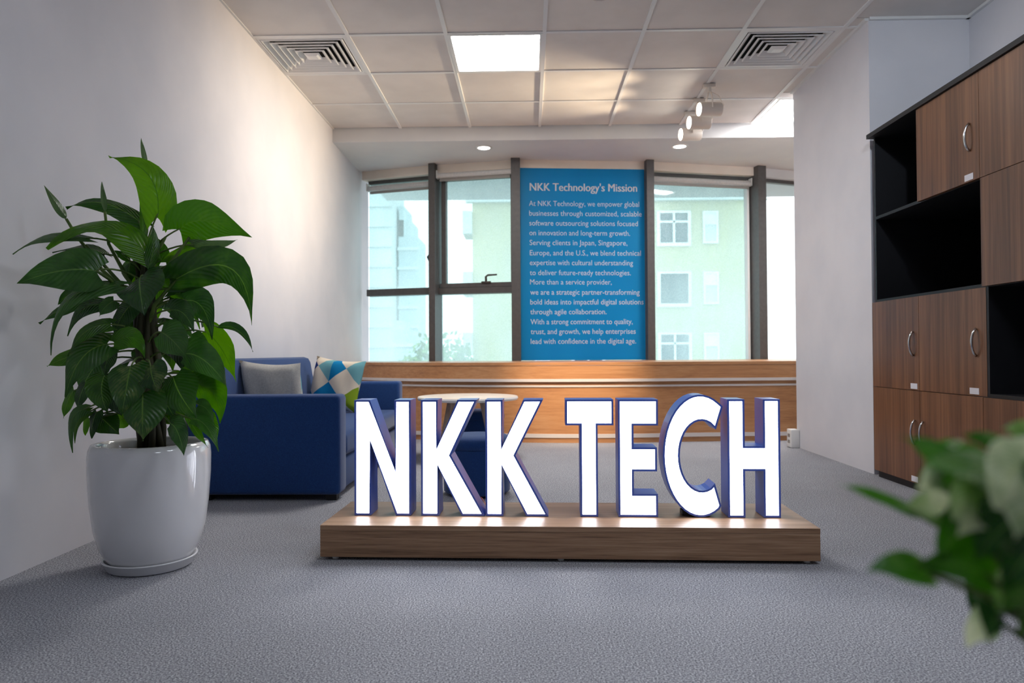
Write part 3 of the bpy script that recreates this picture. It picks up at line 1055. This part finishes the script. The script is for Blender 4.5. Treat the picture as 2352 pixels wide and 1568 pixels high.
def handle(par, y, z, x, dn=0):
    pts = []
    for k in range(9):
        s = k/8*2-1
        pts.append((x-.003-.021*(1-s*s)**.7, y, z+.062*s))
    MB().tube(pts, .0055, 8).build('handle', M['chrome'], par, smooth=True)


def tagpaper(par, y, z, x, w_=.062):
    MB().box(x-.0015, x-.0003, y-w_/2, y+w_/2, z, z+.028).build('paper_tag', M['paper'], par, label='small white paper tag')


def door(par, c0, r0, hy=None, hz=None, tg=None, ajar=0):
    y1, y0 = CY[c0]-.0015, CY[c0+1]+.0015
    z0, z1 = ZR[r0]+.0015, ZR[r0+1]-.0015
    d = MB().box(CX, CX+.018, y0, y1, z0, z1).build('door', M['walnut'], par)
    if hy is not None: handle(d, hy, hz, CX)
    if tg is not None: tagpaper(d, tg, z0+.006, CX)
    if ajar:
        # swing about the hinge edge y1
        hinge = Vector((CX+.009, y1, 0))
        me = d.data
        rot = Matrix.Rotation(math.radians(ajar), 3, 'Z')
        base = WORLD[d.name]
        d.rotation_euler = (0, 0, math.radians(ajar))
        newc = hinge+rot @ (base-hinge)
        newc.z = base.z
        d.location = newc-WORLD[par.name]
        d.location.z = base.z-WORLD[par.name].z
    return d


for un, lab in ((0, 'walnut storage cabinet unit with black open niches, beside the wall stub'), (1, 'walnut storage cabinet unit at the right edge of the photo')):
    c0 = un*2
    y1, y0 = CY[c0], CY[c0+2]
    ym = CY[c0+1]
    X0, X1 = CX+.02, 2.57
    r = root('storage_cabinet', ((X0+X1)/2, (y0+y1)/2, 0), lab, 'cabinet', 'walnut storage cabinets on the right')
    MB().box(X0+.005, X1, y0+.001, y1-.001, 0, .038).build('plinth', M['black'], r)
    MB().box(X0, X1, y1-.016, y1-.0005, .0385, 1.93).build('side_panel', M['black'], r)
    MB().box(X0, X1, y0+.0005, y0+.016, .0385, 1.93).build('side_panel', M['black'], r)
    MB().box(X1-.012, X1, y0+.0165, y1-.0165, .0385, 1.93).build('back_panel', M['black_int'], r)
    for z in ZR[:4]:
        MB().box(X0, X1-.0125, y0+.0165, y1-.0165, z-.0015 if z > .05 else .0385, z+.0145).build('shelf', M['black'], r)
    MB().box(X0, X1-.0125, ym-.008, ym+.008, .056, .985).build('divider', M['black_int'], r) if un == 0 else None
    MB().box(X0, X1-.0125, ym-.008, ym+.008, 1.478, 1.9295).build('divider', M['black_int'], r)
    if un == 0:
        door(r, 0, 0, ym+.045, .30, ym+.055)
        door(r, 1, 0, ym-.035, .30)
        door(r, 0, 1, ym+.05, .75, ym+.05)
        door(r, 1, 1, y0+.065, .75, y0+.085, ajar=2.2)
        door(r, 1, 3, y0+.065, 1.66, y0+.075)
    else:
        door(r, 2, 0, ym+.045, .30)
        door(r, 3, 0, ym-.035, .30)
        for c_ in (2, 3):
            door(r, c_, 2, None)
            door(r, c_, 3, None)
MB().box(CX-.012, 2.575, CY[4]-.01, CY[0]+.02, 1.931, 1.955).build('cabinet_top', M['black'], label='long thin black top panel lying across the cabinets', cat='panel')

# white box at the foot of the wall stub
r = root('wall_socket_box', (1.975, 5.38, 0), 'white plastic socket box at the foot of the wall stub', 'socket')
MB().rbox(1.935, 1.999, 5.33, 5.42, .001, .135, .006, 2).build('housing', M['white_plastic'], r, smooth=True, ang=35)
for z in (.045, .09):
    MB().box(1.9335, 1.9355, 5.355, 5.395, z-.012, z+.012).build('socket', M['blind_bar'], r)


# ------------------------------------------------------------------ plants
def bez(a, b, c, t): return a*(1-t)**2+b*(2*t*(1-t))+c*t*t


def width(t, narrow=0):
    if narrow: return max(0, math.sin(math.pi*min(1, t**.75)))**.9*(1-.25*t)
    tab = ((0, .5), (.06, .78), (.14, .95), (.25, 1.0), (.4, .95), (.55, .81), (.7, .58), (.82, .34), (.91, .15), (.96, .07), (1, .0))
    for (t0_, w0), (t1_, w1) in zip(tab, tab[1:]):
        if t <= t1_: return w0+(w1-w0)*(t-t0_)/(t1_-t0_)
    return 0


def leaf(par, B, T, wid, mt, Cp=None, ang=0, fold=.18, cup=.05, narrow=0, stem_to=None, rows=11, cols=8, srad=.0032, ref=None, lobes=True):
    B, T = Vector(B), Vector(T)
    Cp = Vector(Cp) if Cp is not None else (B+T)/2
    Ln = (Cp-B).length+(T-Cp).length
    vs, fs, uv = [], [], []
    wob = random.uniform(0, 6.28)
    prevn = None
    ref = Vector(ref) if ref is not None else Vector((.12, -1, .18))
    for i in range(rows+1):
        t = i/rows
        p = bez(B, Cp, T, t)
        d = (bez(B, Cp, T, min(1, t+.02))-bez(B, Cp, T, max(0, t-.02))).normalized()
        nrm = ref-d*ref.dot(d)
        if nrm.length < .05: nrm = prevn if prevn is not None else d.orthogonal()
        nrm.normalize()
        if prevn is not None and nrm.dot(prevn) < 0: nrm = -nrm
        prevn = nrm.copy()
        nrm.rotate(Quaternion(d, math.radians(ang)))
        side = d.cross(nrm).normalized()
        wh = width(t, narrow)*wid/2
        for k in range(cols+1):
            s = k/cols*2-1
            back = (-.13*Ln*abs(s)**1.4*(1-t)**5) if (lobes and not narrow) else 0
            rip = wid*(.05*math.sin(t*9+wob+s*1.5)*abs(s)**2+.03*math.sin(t*4+wob*2)*s)
            h = -fold*wh*(abs(s)**1.3)*(.6+.4*math.cos(s))+cup*wid*math.sin(math.pi*t)+rip
            vs.append(p+side*(s*wh)+nrm*h+d*back)
            uv.append((k/cols, t))
    for i in range(rows):
        for k in range(cols):
            fs.append((i*(cols+1)+k, i*(cols+1)+k+1, (i+1)*(cols+1)+k+1, (i+1)*(cols+1)+k))
    mb = MB().add(vs, fs); mb.uv = uv
    o = mb.build('leaf', mt, par, smooth=True)
    if stem_to is not None:
        st = Vector(stem_to)
        md = (B+st)/2+Vector((0, 0, .25*(B-st).length*random.uniform(.4, 1)))
        q = B+(Cp-B)*.08
        MB().tube([bez(st, md, q, k/6) for k in range(7)], [srad*1.25, srad*1.1, srad, srad, srad*.95, srad*.9, srad*.6], 6).build('petiole', M['petiole'], o, smooth=True)
    return o


PC = Vector((-1.285, 2.41, 0))
pp = root('potted_pothos', PC[:], 'tall leafy pothos in a glossy white ceramic pot', 'plant')
MB().lathe([(0, .0125), (.112, .0125), (.124, .022), (.136, .04), (.155, .075), (.172, .135), (.183, .22), (.189, .31), (.190, .375), (.187, .402), (.179, .4185), (.168, .420), (.163, .408), (.162, .37)], PC, 64).build(
    'pot', M['pot'], pp, smooth=True, label='glossy white ceramic pot')
MB().lathe([(.164, .385), (.1, .39), (0, .395)], PC, 32).build('soil', M['soil'], pp, smooth=True)
MB().lathe([(0, .004), (.118, .004), (.124, .001), (.132, .006), (.143, .032), (.148, .034), (.146, .038), (.139, .036), (.127, .012), (0, .0105)], PC, 56).build(
    'plant_saucer', M['saucer'], smooth=True, label='shallow white plastic saucer under the plant pot', cat='saucer')
# bundle of climbing stems round a pole
top = at(330, 585, 2.41)
bot = Vector((PC.x+.002, PC.y, .385))
MB().tube([bot+(top-bot)*k/5 for k in range(6)], [.030, .030, .028, .026, .022, .015], 14).build('support_pole', M['stem'], pp, smooth=True)
for k in range(9):
    a = 2*math.pi*k/9
    pts = []
    for q in range(9):
        f_ = q/8
        rr = .038*(1-.45*f_)+.004*math.sin(q*1.7+k)
        aa = a+.5*math.sin(q*.8+k)
        pts.append(bot+(top-bot)*(f_*random.uniform(.95, 1.02) if q else 0)+Vector((math.cos(aa)*rr, math.sin(aa)*rr, 0)))
    MB().tube(pts, [.011]*7+[.009, .006], 7).build('stem', M['stem'], pp, smooth=True)


def trunk(y):
    y = max(560, min(990, y))
    return at(334, y, 2.41)


LD, LM, LB, LV, LS = 'leaf_dark', 'leaf_mid', 'leaf_bright', 'leaf_var', 'leaf_spike'
# (base, control, tip) in photo pixels with depths, width px, material, twist, stem origin row, narrow
LEAVES = [
    ((362, 500, 2.40), (378, 378, 2.38), (250, 360, 2.36), 82, LB, 15, 570, 0),
    ((336, 385, 2.42), None, (324, 316, 2.42), 13, LS, 0, None, 1),
    ((331, 560, 2.40), (326, 480, 2.40), (326, 395, 2.42), 22, LM, 0, None, 1),
    ((325, 512, 2.43), (235, 442, 2.40), (152, 478, 2.34), 58, LM, 35, 575, 0),
    ((152, 503, 2.30), (128, 470, 2.29), (101, 425, 2.28), 22, LS, 10, None, 1),
    ((242, 488, 2.33), None, (234, 417, 2.32), 15, LS, 0, None, 1),
    ((332, 578, 2.34), (225, 468, 2.28), (108, 572, 2.20), 88, LB, 38, 600, 0),
    ((205, 548, 2.26), (100, 528, 2.22), (29, 584, 2.18), 40, LS, 40, 600, 0),
    ((240, 585, 2.36), (200, 560, 2.34), (120, 580, 2.30), 50, LD, 50, 620, 0),
    ((222, 622, 2.24), (150, 608, 2.19), (40, 651, 2.17), 106, LD, -12, 650, 0),
    ((412, 528, 2.36), (455, 478, 2.32), (577, 545, 2.26), 104, LB, 25, 590, 0),
    ((440, 560, 2.34), (500, 570, 2.30), (545, 550, 2.27), 26, LS, 50, 600, 0),
    ((405, 640, 2.34), (575, 540, 2.28), (578, 747, 2.22), 92, LM, 20, 660, 0),
    ((400, 606, 2.38), (490, 565, 2.36), (548, 650, 2.34), 62, LB, 40, 640, 0),
    ((322, 636, 2.30), (322, 660, 2.22), (331, 724, 2.20), 112, LD, 0, 640, 0),
    ((372, 640, 2.36), None, (388, 662, 2.34), 30, LB, 0, None, 0),
    ((275, 655, 2.30), (110, 655, 2.22), (117, 816, 2.20), 52, LD, 30, 680, 0),
    ((220, 680, 2.40), (150, 700, 2.36), (90, 743, 2.33), 48, LM, 30, 690, 0),
    ((200, 670, 2.42), (160, 665, 2.40), (133, 700, 2.38), 44, LM, 0, 690, 0),
    ((245, 700, 2.34), (180, 690, 2.30), (155, 772, 2.27), 44, LD, 20, 720, 0),
    ((262, 690, 2.28), None, (228, 726, 2.26), 40, LD, 0, 710, 0),
    ((252, 745, 2.27), (190, 745, 2.24), (156, 818, 2.22), 46, LM, 20, 770, 0),
    ((190, 812, 2.40), None, (108, 841, 2.34), 42, LM, 10, 800, 0),
    ((246, 790, 2.28), (180, 800, 2.24), (150, 912, 2.22), 88, LV, 10, 800, 0),
    ((262, 786, 2.28), (318, 750, 2.24), (332, 822, 2.23), 52, LB, 10, 800, 0),
    ((255, 810, 2.36), None, (241, 863, 2.34), 46, LD, 20, 810, 0),
    ((300, 840, 2.24), (296, 880, 2.20), (280, 951, 2.19), 102, LV, 0, 830, 0),
    ((240, 862, 2.27), (225, 900, 2.24), (247, 947, 2.23), 74, LM, -10, 860, 0),
    ((346, 842, 2.23), None, (364, 901, 2.20), 78, LV, 10, 830, 0),
    ((328, 902, 2.22), (330, 950, 2.19), (328, 1013, 2.19), 106, LV, 0, 900, 0),
    ((398, 866, 2.25), (410, 905, 2.22), (451, 959, 2.20), 92, LM, 5, 850, 0),
    ((370, 762, 2.26), (400, 775, 2.23), (430, 823, 2.21), 84, LD, 10, 800, 0),
    ((422, 812, 2.28), (470, 805, 2.25), (520, 885, 2.22), 82, LD, 15, 830, 0),
    ((392, 712, 2.30), (430, 705, 2.26), (445, 762, 2.24), 56, LD, 15, 740, 0),
    ((425, 690, 2.36), (480, 680, 2.33), (487, 780, 2.30), 70, LD, 25, 720, 0),
    ((470, 760, 2.42), (520, 790, 2.40), (542, 877, 2.37), 70, LB, 25, 790, 0),
    ((497, 752, 2.36), (555, 735, 2.33), (581, 808, 2.32), 24, LD, 30, 760, 1),
    ((440, 780, 2.34), (465, 790, 2.33), (475, 800, 2.32), 50, LD, 20, 790, 0),
    ((450, 880, 2.38), (515, 890, 2.35), (505, 972, 2.33), 78, LB, 20, 880, 0),
    ((430, 860, 2.40), (480, 850, 2.38), (512, 910, 2.36), 50, LM, 30, 870, 0),
    ((455, 930, 2.30), (480, 930, 2.29), (490, 969, 2.28), 34, LD, 20, 920, 0),
    ((470, 955, 2.36), None, (500, 1010, 2.34), 48, LB, 15, 950, 0),
    ((438, 962, 2.32), (478, 955, 2.29), (502, 1037, 2.28), 44, LD, 20, 960, 0),
    ((430, 955, 2.38), None, (478, 1028, 2.36), 30, LM, 30, 955, 0),
    ((390, 972, 2.24), (412, 975, 2.20), (423, 1047, 2.17), 54, LD, 8, 960, 0),
    ((195, 940, 2.32), (150, 945, 2.30), (167, 1040, 2.29), 34, LD, 20, 920, 0),
    ((205, 945, 2.34), (170, 960, 2.33), (172, 1018, 2.32), 24, LM, 20, 930, 0),
    ((222, 945, 2.34), None, (211, 1007, 2.33), 36, LD, 20, 930, 0),
    ((205, 960, 2.38), None, (196, 1000, 2.37), 26, LB, 20, 940, 0),
    ((232, 958, 2.36), None, (274, 997, 2.35), 60, LM, -20, 950, 0),
    ((170, 895, 2.40), None, (146, 960, 2.38), 36, LM, 20, 890, 0),
    ((198, 880, 2.36), None, (178, 945, 2.34), 44, LD, 20, 870, 0),
    ((405, 935, 2.44), None, (355, 975, 2.46), 62, LB, -10, 940, 0),
    ((285, 960, 2.44), None, (262, 985, 2.46), 40, LB, 0, 950, 0),
    ((220, 765, 2.40), None, (172, 830, 2.38), 70, LD, 15, 780, 0),
    ((228, 830, 2.42), None, (186, 905, 2.40), 76, LD, 15, 830, 0),
    ((300, 700, 2.34), None, (262, 770, 2.33), 60, LD, 15, 720, 0),
    ((300, 600, 2.36), None, (262, 575, 2.34), 20, LM, 0, 640, 1),
    ((340, 620, 2.33), (360, 560, 2.34), (352, 520, 2.35), 34, LM, 30, None, 1),
    ((300, 600, 2.40), None, (298, 655, 2.38), 40, LM, 0, 630, 0),
    ((395, 612, 2.40), None, (440, 585, 2.40), 44, LM, 30, 640, 0),
    ((372, 600, 2.40), None, (352, 540, 2.40), 48, LM, -10, 620, 0),
    ((372, 900, 2.36), None, (402, 960, 2.34), 60, LD, 10, 900, 0),
    ((260, 890, 2.36), None, (280, 955, 2.34), 60, LD, 0, 890, 0),
    ((395, 660, 2.38), None, (418, 690, 2.36), 36, LB, 20, 680, 0),
]
for (b_, c_, t_, wpx, mt, ang, st, nar) in LEAVES:
    Bv, Tv = at(*b_), at(*t_)
    Cv = at(*c_) if c_ else (Bv+Tv)/2+Vector((0, -.012, .006))
    wm = wpx*((b_[2]+t_[2])/2)/F
    leaf(pp, Bv, Tv, wm, M[mt], Cv, ang, narrow=nar, stem_to=trunk(st) if st else None, fold=random.uniform(.12, .42) if not nar else .9)
# long stalks of the rolled new leaves
for pts in (((152, 502, 2.30), (172, 535, 2.32), (235, 620, 2.36), (315, 690, 2.40)), ((241, 486, 2.33), (250, 560, 2.34), (285, 625, 2.37), (322, 690, 2.40)),
            ((196, 562, 2.26), (240, 610, 2.30), (290, 665, 2.38), (320, 720, 2.40)), ((222, 622, 2.24), (250, 640, 2.3), (290, 680, 2.36), (325, 730, 2.40)),
            ((435, 545, 2.34), (395, 600, 2.36), (360, 640, 2.39), (338, 700, 2.40)), ((380, 545, 2.38), (362, 580, 2.4), (350, 620, 2.4), (340, 680, 2.41)),
            ((420, 632, 2.34), (385, 665, 2.36), (355, 700, 2.38), (338, 760, 2.40))):
    MB().tube([at(*p) for p in pts], [.0045, .0055, .0065, .008], 7).build('stalk', M['petiole'], pp, smooth=True)
# leaves round the far side of the pole
rnd = random.Random(11)
for k in range(34):
    z = rnd.uniform(.50, 1.02)
    a = rnd.uniform(math.radians(10), math.radians(170))
    rr = rnd.uniform(.10, .17)*(1.0 if z < .9 else .8)
    o_ = Vector((PC.x, PC.y, z))
    dr = Vector((math.cos(a)*.85, math.sin(a), 0))
    Bv = o_+dr*(rr*.55)+Vector((0, 0, .03))
    Tv = o_+dr*(rr+.05)+Vector((0, 0, -.06-rnd.random()*.05))
    Cv = o_+dr*(rr+.01)+Vector((0, 0, .03))
    leaf(pp, Bv, Tv, rnd.uniform(.07, .115), M[rnd.choice([LD, LM, LD, LB])], Cv, rnd.uniform(-15, 15), stem_to=Vector((PC.x, PC.y, z-.02)), ref=dr+Vector((0, 0, .5)))

# foreground variegated plant, right
FC = Vector((.43, .41, 0))
fp = root('variegated_pothos', FC[:], 'blurred cream and green variegated plant in the right foreground', 'plant')
MB().lathe([(0, 0), (.09, 0), (.10, .02), (.125, .36), (.128, .41), (.12, .415), (.115, .40)], FC, 40).build('pot', M['pot'], fp, smooth=True)
MB().lathe([(.117, .38), (.06, .39), (0, .392)], FC, 24).build('soil', M['soil'], fp, smooth=True)
FGR, FCR = 'leaf_fg', 'leaf_cream'
FG = [((2240, 1085, .72), (2150, 1040, .70), (2072, 1004, .68), 62, FGR, 20), ((2345, 1120, .70), (2230, 1060, .68), (2120, 1062, .66), 92, FCR, 30),
      ((2330, 1165, .70), (2215, 1090, .67), (2195, 1195, .66), 120, FCR, 10), ((2400, 1080, .75), (2300, 1010, .73), (2212, 998, .72), 56, FGR, 20),
      ((2420, 1020, .76), (2360, 985, .76), (2300, 985, .76), 60, FGR, 10), ((2095, 1172, .78), (2010, 1130, .77), (1925, 1112, .76), 30, FGR, 30),
      ((2240, 1215, .74), (2150, 1190, .74), (2055, 1150, .75), 34, FCR, 30), ((2140, 1318, .70), (2060, 1280, .69), (1988, 1312, .68), 58, FGR, 20),
      ((2270, 1322, .70), (2190, 1280, .69), (2100, 1300, .69), 62, FGR, 20), ((2250, 1200, .72), (2180, 1210, .70), (2160, 1290, .69), 90, FGR, 0),
      ((2340, 1200, .68), (2290, 1190, .66), (2240, 1290, .66), 120, FGR, 0), ((2352, 1060, .66), (2300, 1080, .64), (2290, 1170, .64), 110, FCR, 0),
      ((2400, 1150, .66), (2352, 1130, .64), (2330, 1240, .63), 120, FCR, 10), ((2400, 1250, .68), (2340, 1260, .66), (2310, 1350, .66), 120, FGR, 0),
      ((2420, 1330, .70), (2360, 1330, .68), (2300, 1400, .68), 120, FGR, 0), ((2300, 1290, .76), (2260, 1310, .75), (2240, 1370, .75), 100, FGR, 0),
      ((2440, 1400, .72), (2390, 1400, .7), (2345, 1455, .7), 120, FGR, 0), ((2440, 1200, .70), (2400, 1180, .68), (2370, 1290, .68), 120, FGR, 0),
      ((2440, 1060, .72), (2400, 1050, .7), (2350, 1120, .68), 100, FCR, 0), ((2250, 1110, .76), (2200, 1100, .76), (2150, 1150, .76), 80, FGR, 10)]
for (b_, c_, t_, wpx, mt, ang) in FG:
    b_, c_, t_ = [(q[0], q[1], q[2]*.52) for q in (b_, c_, t_)]
    Bv, Cv, Tv = at(*b_), at(*c_), at(*t_)
    leaf(fp, Bv, Tv, 1.25*wpx*b_[2]/F, M[mt], Cv, ang, stem_to=Vector((.40, .41, .40))+Vector((rnd.uniform(-.04, .04), rnd.uniform(-.04, .04), 0)), srad=.0022)
for k in range(20):
    b_ = (rnd.uniform(2180, 2420), rnd.uniform(1040, 1190), rnd.uniform(.35, .43))
    t_ = (b_[0]-rnd.uniform(60, 110), b_[1]+rnd.uniform(-20, 70), b_[2]-.02)
    Bv, Tv = at(*b_), at(*t_)
    leaf(fp, Bv, Tv, rnd.uniform(70, 110)*b_[2]/F, M[rnd.choice([FCR, FCR, FGR])], (Bv+Tv)/2+Vector((-.004, -.008, .012)), rnd.uniform(-20, 30), stem_to=Vector((.42+rnd.uniform(-.04, .04), .41, .40)), srad=.0018)
for k in range(34):
    b_ = (rnd.uniform(2280, 2560), rnd.uniform(1150, 1440), rnd.uniform(.38, .48))
    t_ = (b_[0]-rnd.uniform(30, 90), b_[1]+rnd.uniform(40, 110), b_[2]-.02)
    Bv, Tv = at(*b_), at(*t_)
    leaf(fp, Bv, Tv, rnd.uniform(70, 110)*b_[2]/F, M[rnd.choice([FGR, FGR, FCR, LD])], (Bv+Tv)/2+Vector((-.01, -.01, .015)), rnd.uniform(-20, 20), stem_to=Vector((.42+rnd.uniform(-.04, .04), .41, .40)), srad=.0022)

# ------------------------------------------------------------------ outside
MB().box(-160, 160, 10, 320, -14.2, -14).build('ground', M['ground'], kind='structure', label='street level far below the windows')
bd = root('apartment_building', (7, 38, -14), 'pale yellow apartment block with white framed windows beyond the glass', 'building')
MB().box(-2.7, 11.5, 35, 47, -14, 16).build('wall', M['bldg'], bd)
MB().box(-3.0, 11.7, 34.7, 35, 8.05, 8.30).build('cornice', M['bldg_trim'], bd)
MB().box(-3.0, 11.7, 34.8, 35, 8.30, 16).build('upper_wall', M['bldg_trim'], bd)
for q in range(6):
    MB().box(-3.15, -2.7, 34.6, 36.5, -8.3+q*2.96, -7.2+q*2.96).build('balcony', M['bldg_trim'], bd)
for row in range(4):
    zt = 7.46-2.96*row
    for x0 in (6.4, 2.2):
        wr = MB()
        for (a0, a1, b0, b1) in ((-.1, 1.55, -1.62, -1.45), (-.1, 1.55, 0, .1), (-.1, .06, -1.45, 0), (1.40, 1.55, -1.45, 0))+(() if row == 1 else ((.68, .78, -1.45, 0), (.06, 1.40, -.48, -.38))):
            wr.box(x0+a0, x0+a1, 34.86, 35, zt+b0, zt+b1)
        wo = wr.build('window', M['bldg_white'], bd)
        MB().box(x0+.06, x0+1.4, 34.94, 34.99, zt-1.45, zt).build('pane', M['bldg_glass'], wo)
    for x0 in (8.62, .4):
        wr = MB()
        for (a0, a1, b0, b1) in ((-.08, .66, -1.5, -1.4), (-.08, .66, 0, .08), (-.08, .02, -1.4, 0), (.56, .66, -1.4, 0), (.02, .56, -.58, -.5)):
            wr.box(x0+a0, x0+a1, 34.88, 35, zt+b0, zt+b1)
        wo = wr.build('window', M['bldg_white'], bd)
        MB().box(x0+.02, x0+.56, 34.93, 34.99, zt-.5, zt).build('shutter', M['bldg_white'], wo)
        MB().box(x0+.02, x0+.56, 34.95, 34.99, zt-1.4, zt-.58).build('pane', M['bldg_trim'], wo)


def tower(x0, x1, y0, y1, ztop, mt, lab, steps=()):
    r = root('tower_block', ((x0+x1)/2, (y0+y1)/2, -14), lab, 'building', 'hazy towers beyond the left window')
    MB().box(x0, x1, y0, y1, -14, ztop).build('wall', mt, r)
    for (a0, a1, zt) in steps:
        MB().box(x0+(x1-x0)*a0, x0+(x1-x0)*a1, y0+.5, y1-.5, ztop, zt).build('roof_block', mt, r)
    z = -12
    while z < ztop-1:
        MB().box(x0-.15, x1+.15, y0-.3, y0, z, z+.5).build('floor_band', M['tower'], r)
        z += 3.4


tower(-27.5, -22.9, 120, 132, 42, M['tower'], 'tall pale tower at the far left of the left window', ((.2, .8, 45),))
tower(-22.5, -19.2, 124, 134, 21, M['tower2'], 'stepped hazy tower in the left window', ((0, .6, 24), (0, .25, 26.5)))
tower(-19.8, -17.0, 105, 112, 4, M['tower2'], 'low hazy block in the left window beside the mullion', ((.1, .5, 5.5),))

tr = root('street_tree', (-3.4, 27, -14), 'hazy green tree below the opening window', 'tree')
MB().tube([(-3.4, 27, -14), (-3.45, 27, -8), (-3.4, 27.1, -2)], [.3, .24, .12], 8).build('trunk', M['trunk'], tr, smooth=True)
mb = MB()
for k in range(2600):
    a, b_ = rnd.uniform(0, 6.283), math.acos(rnd.uniform(-1, 1))
    rr = rnd.uniform(.75, 1.0)*(1+.18*math.sin(a*3)*math.sin(b_*4))
    c = Vector((-3.4+1.9*rr*math.sin(b_)*math.cos(a), 27+1.9*rr*math.sin(b_)*math.sin(a), -1.6+2.9*rr*math.cos(b_)))
    u_ = Vector((rnd.uniform(-1, 1), rnd.uniform(-1, 1), rnd.uniform(-1, 1))).normalized()
    v_ = u_.orthogonal().normalized()
    s = rnd.uniform(.10, .2)
    mb.add([c-u_*s, c+v_*s*.6, c+u_*s, c-v_*s*.6], [(0, 1, 2, 3)])
mb.build('foliage', M['tree'], tr, kind='stuff')
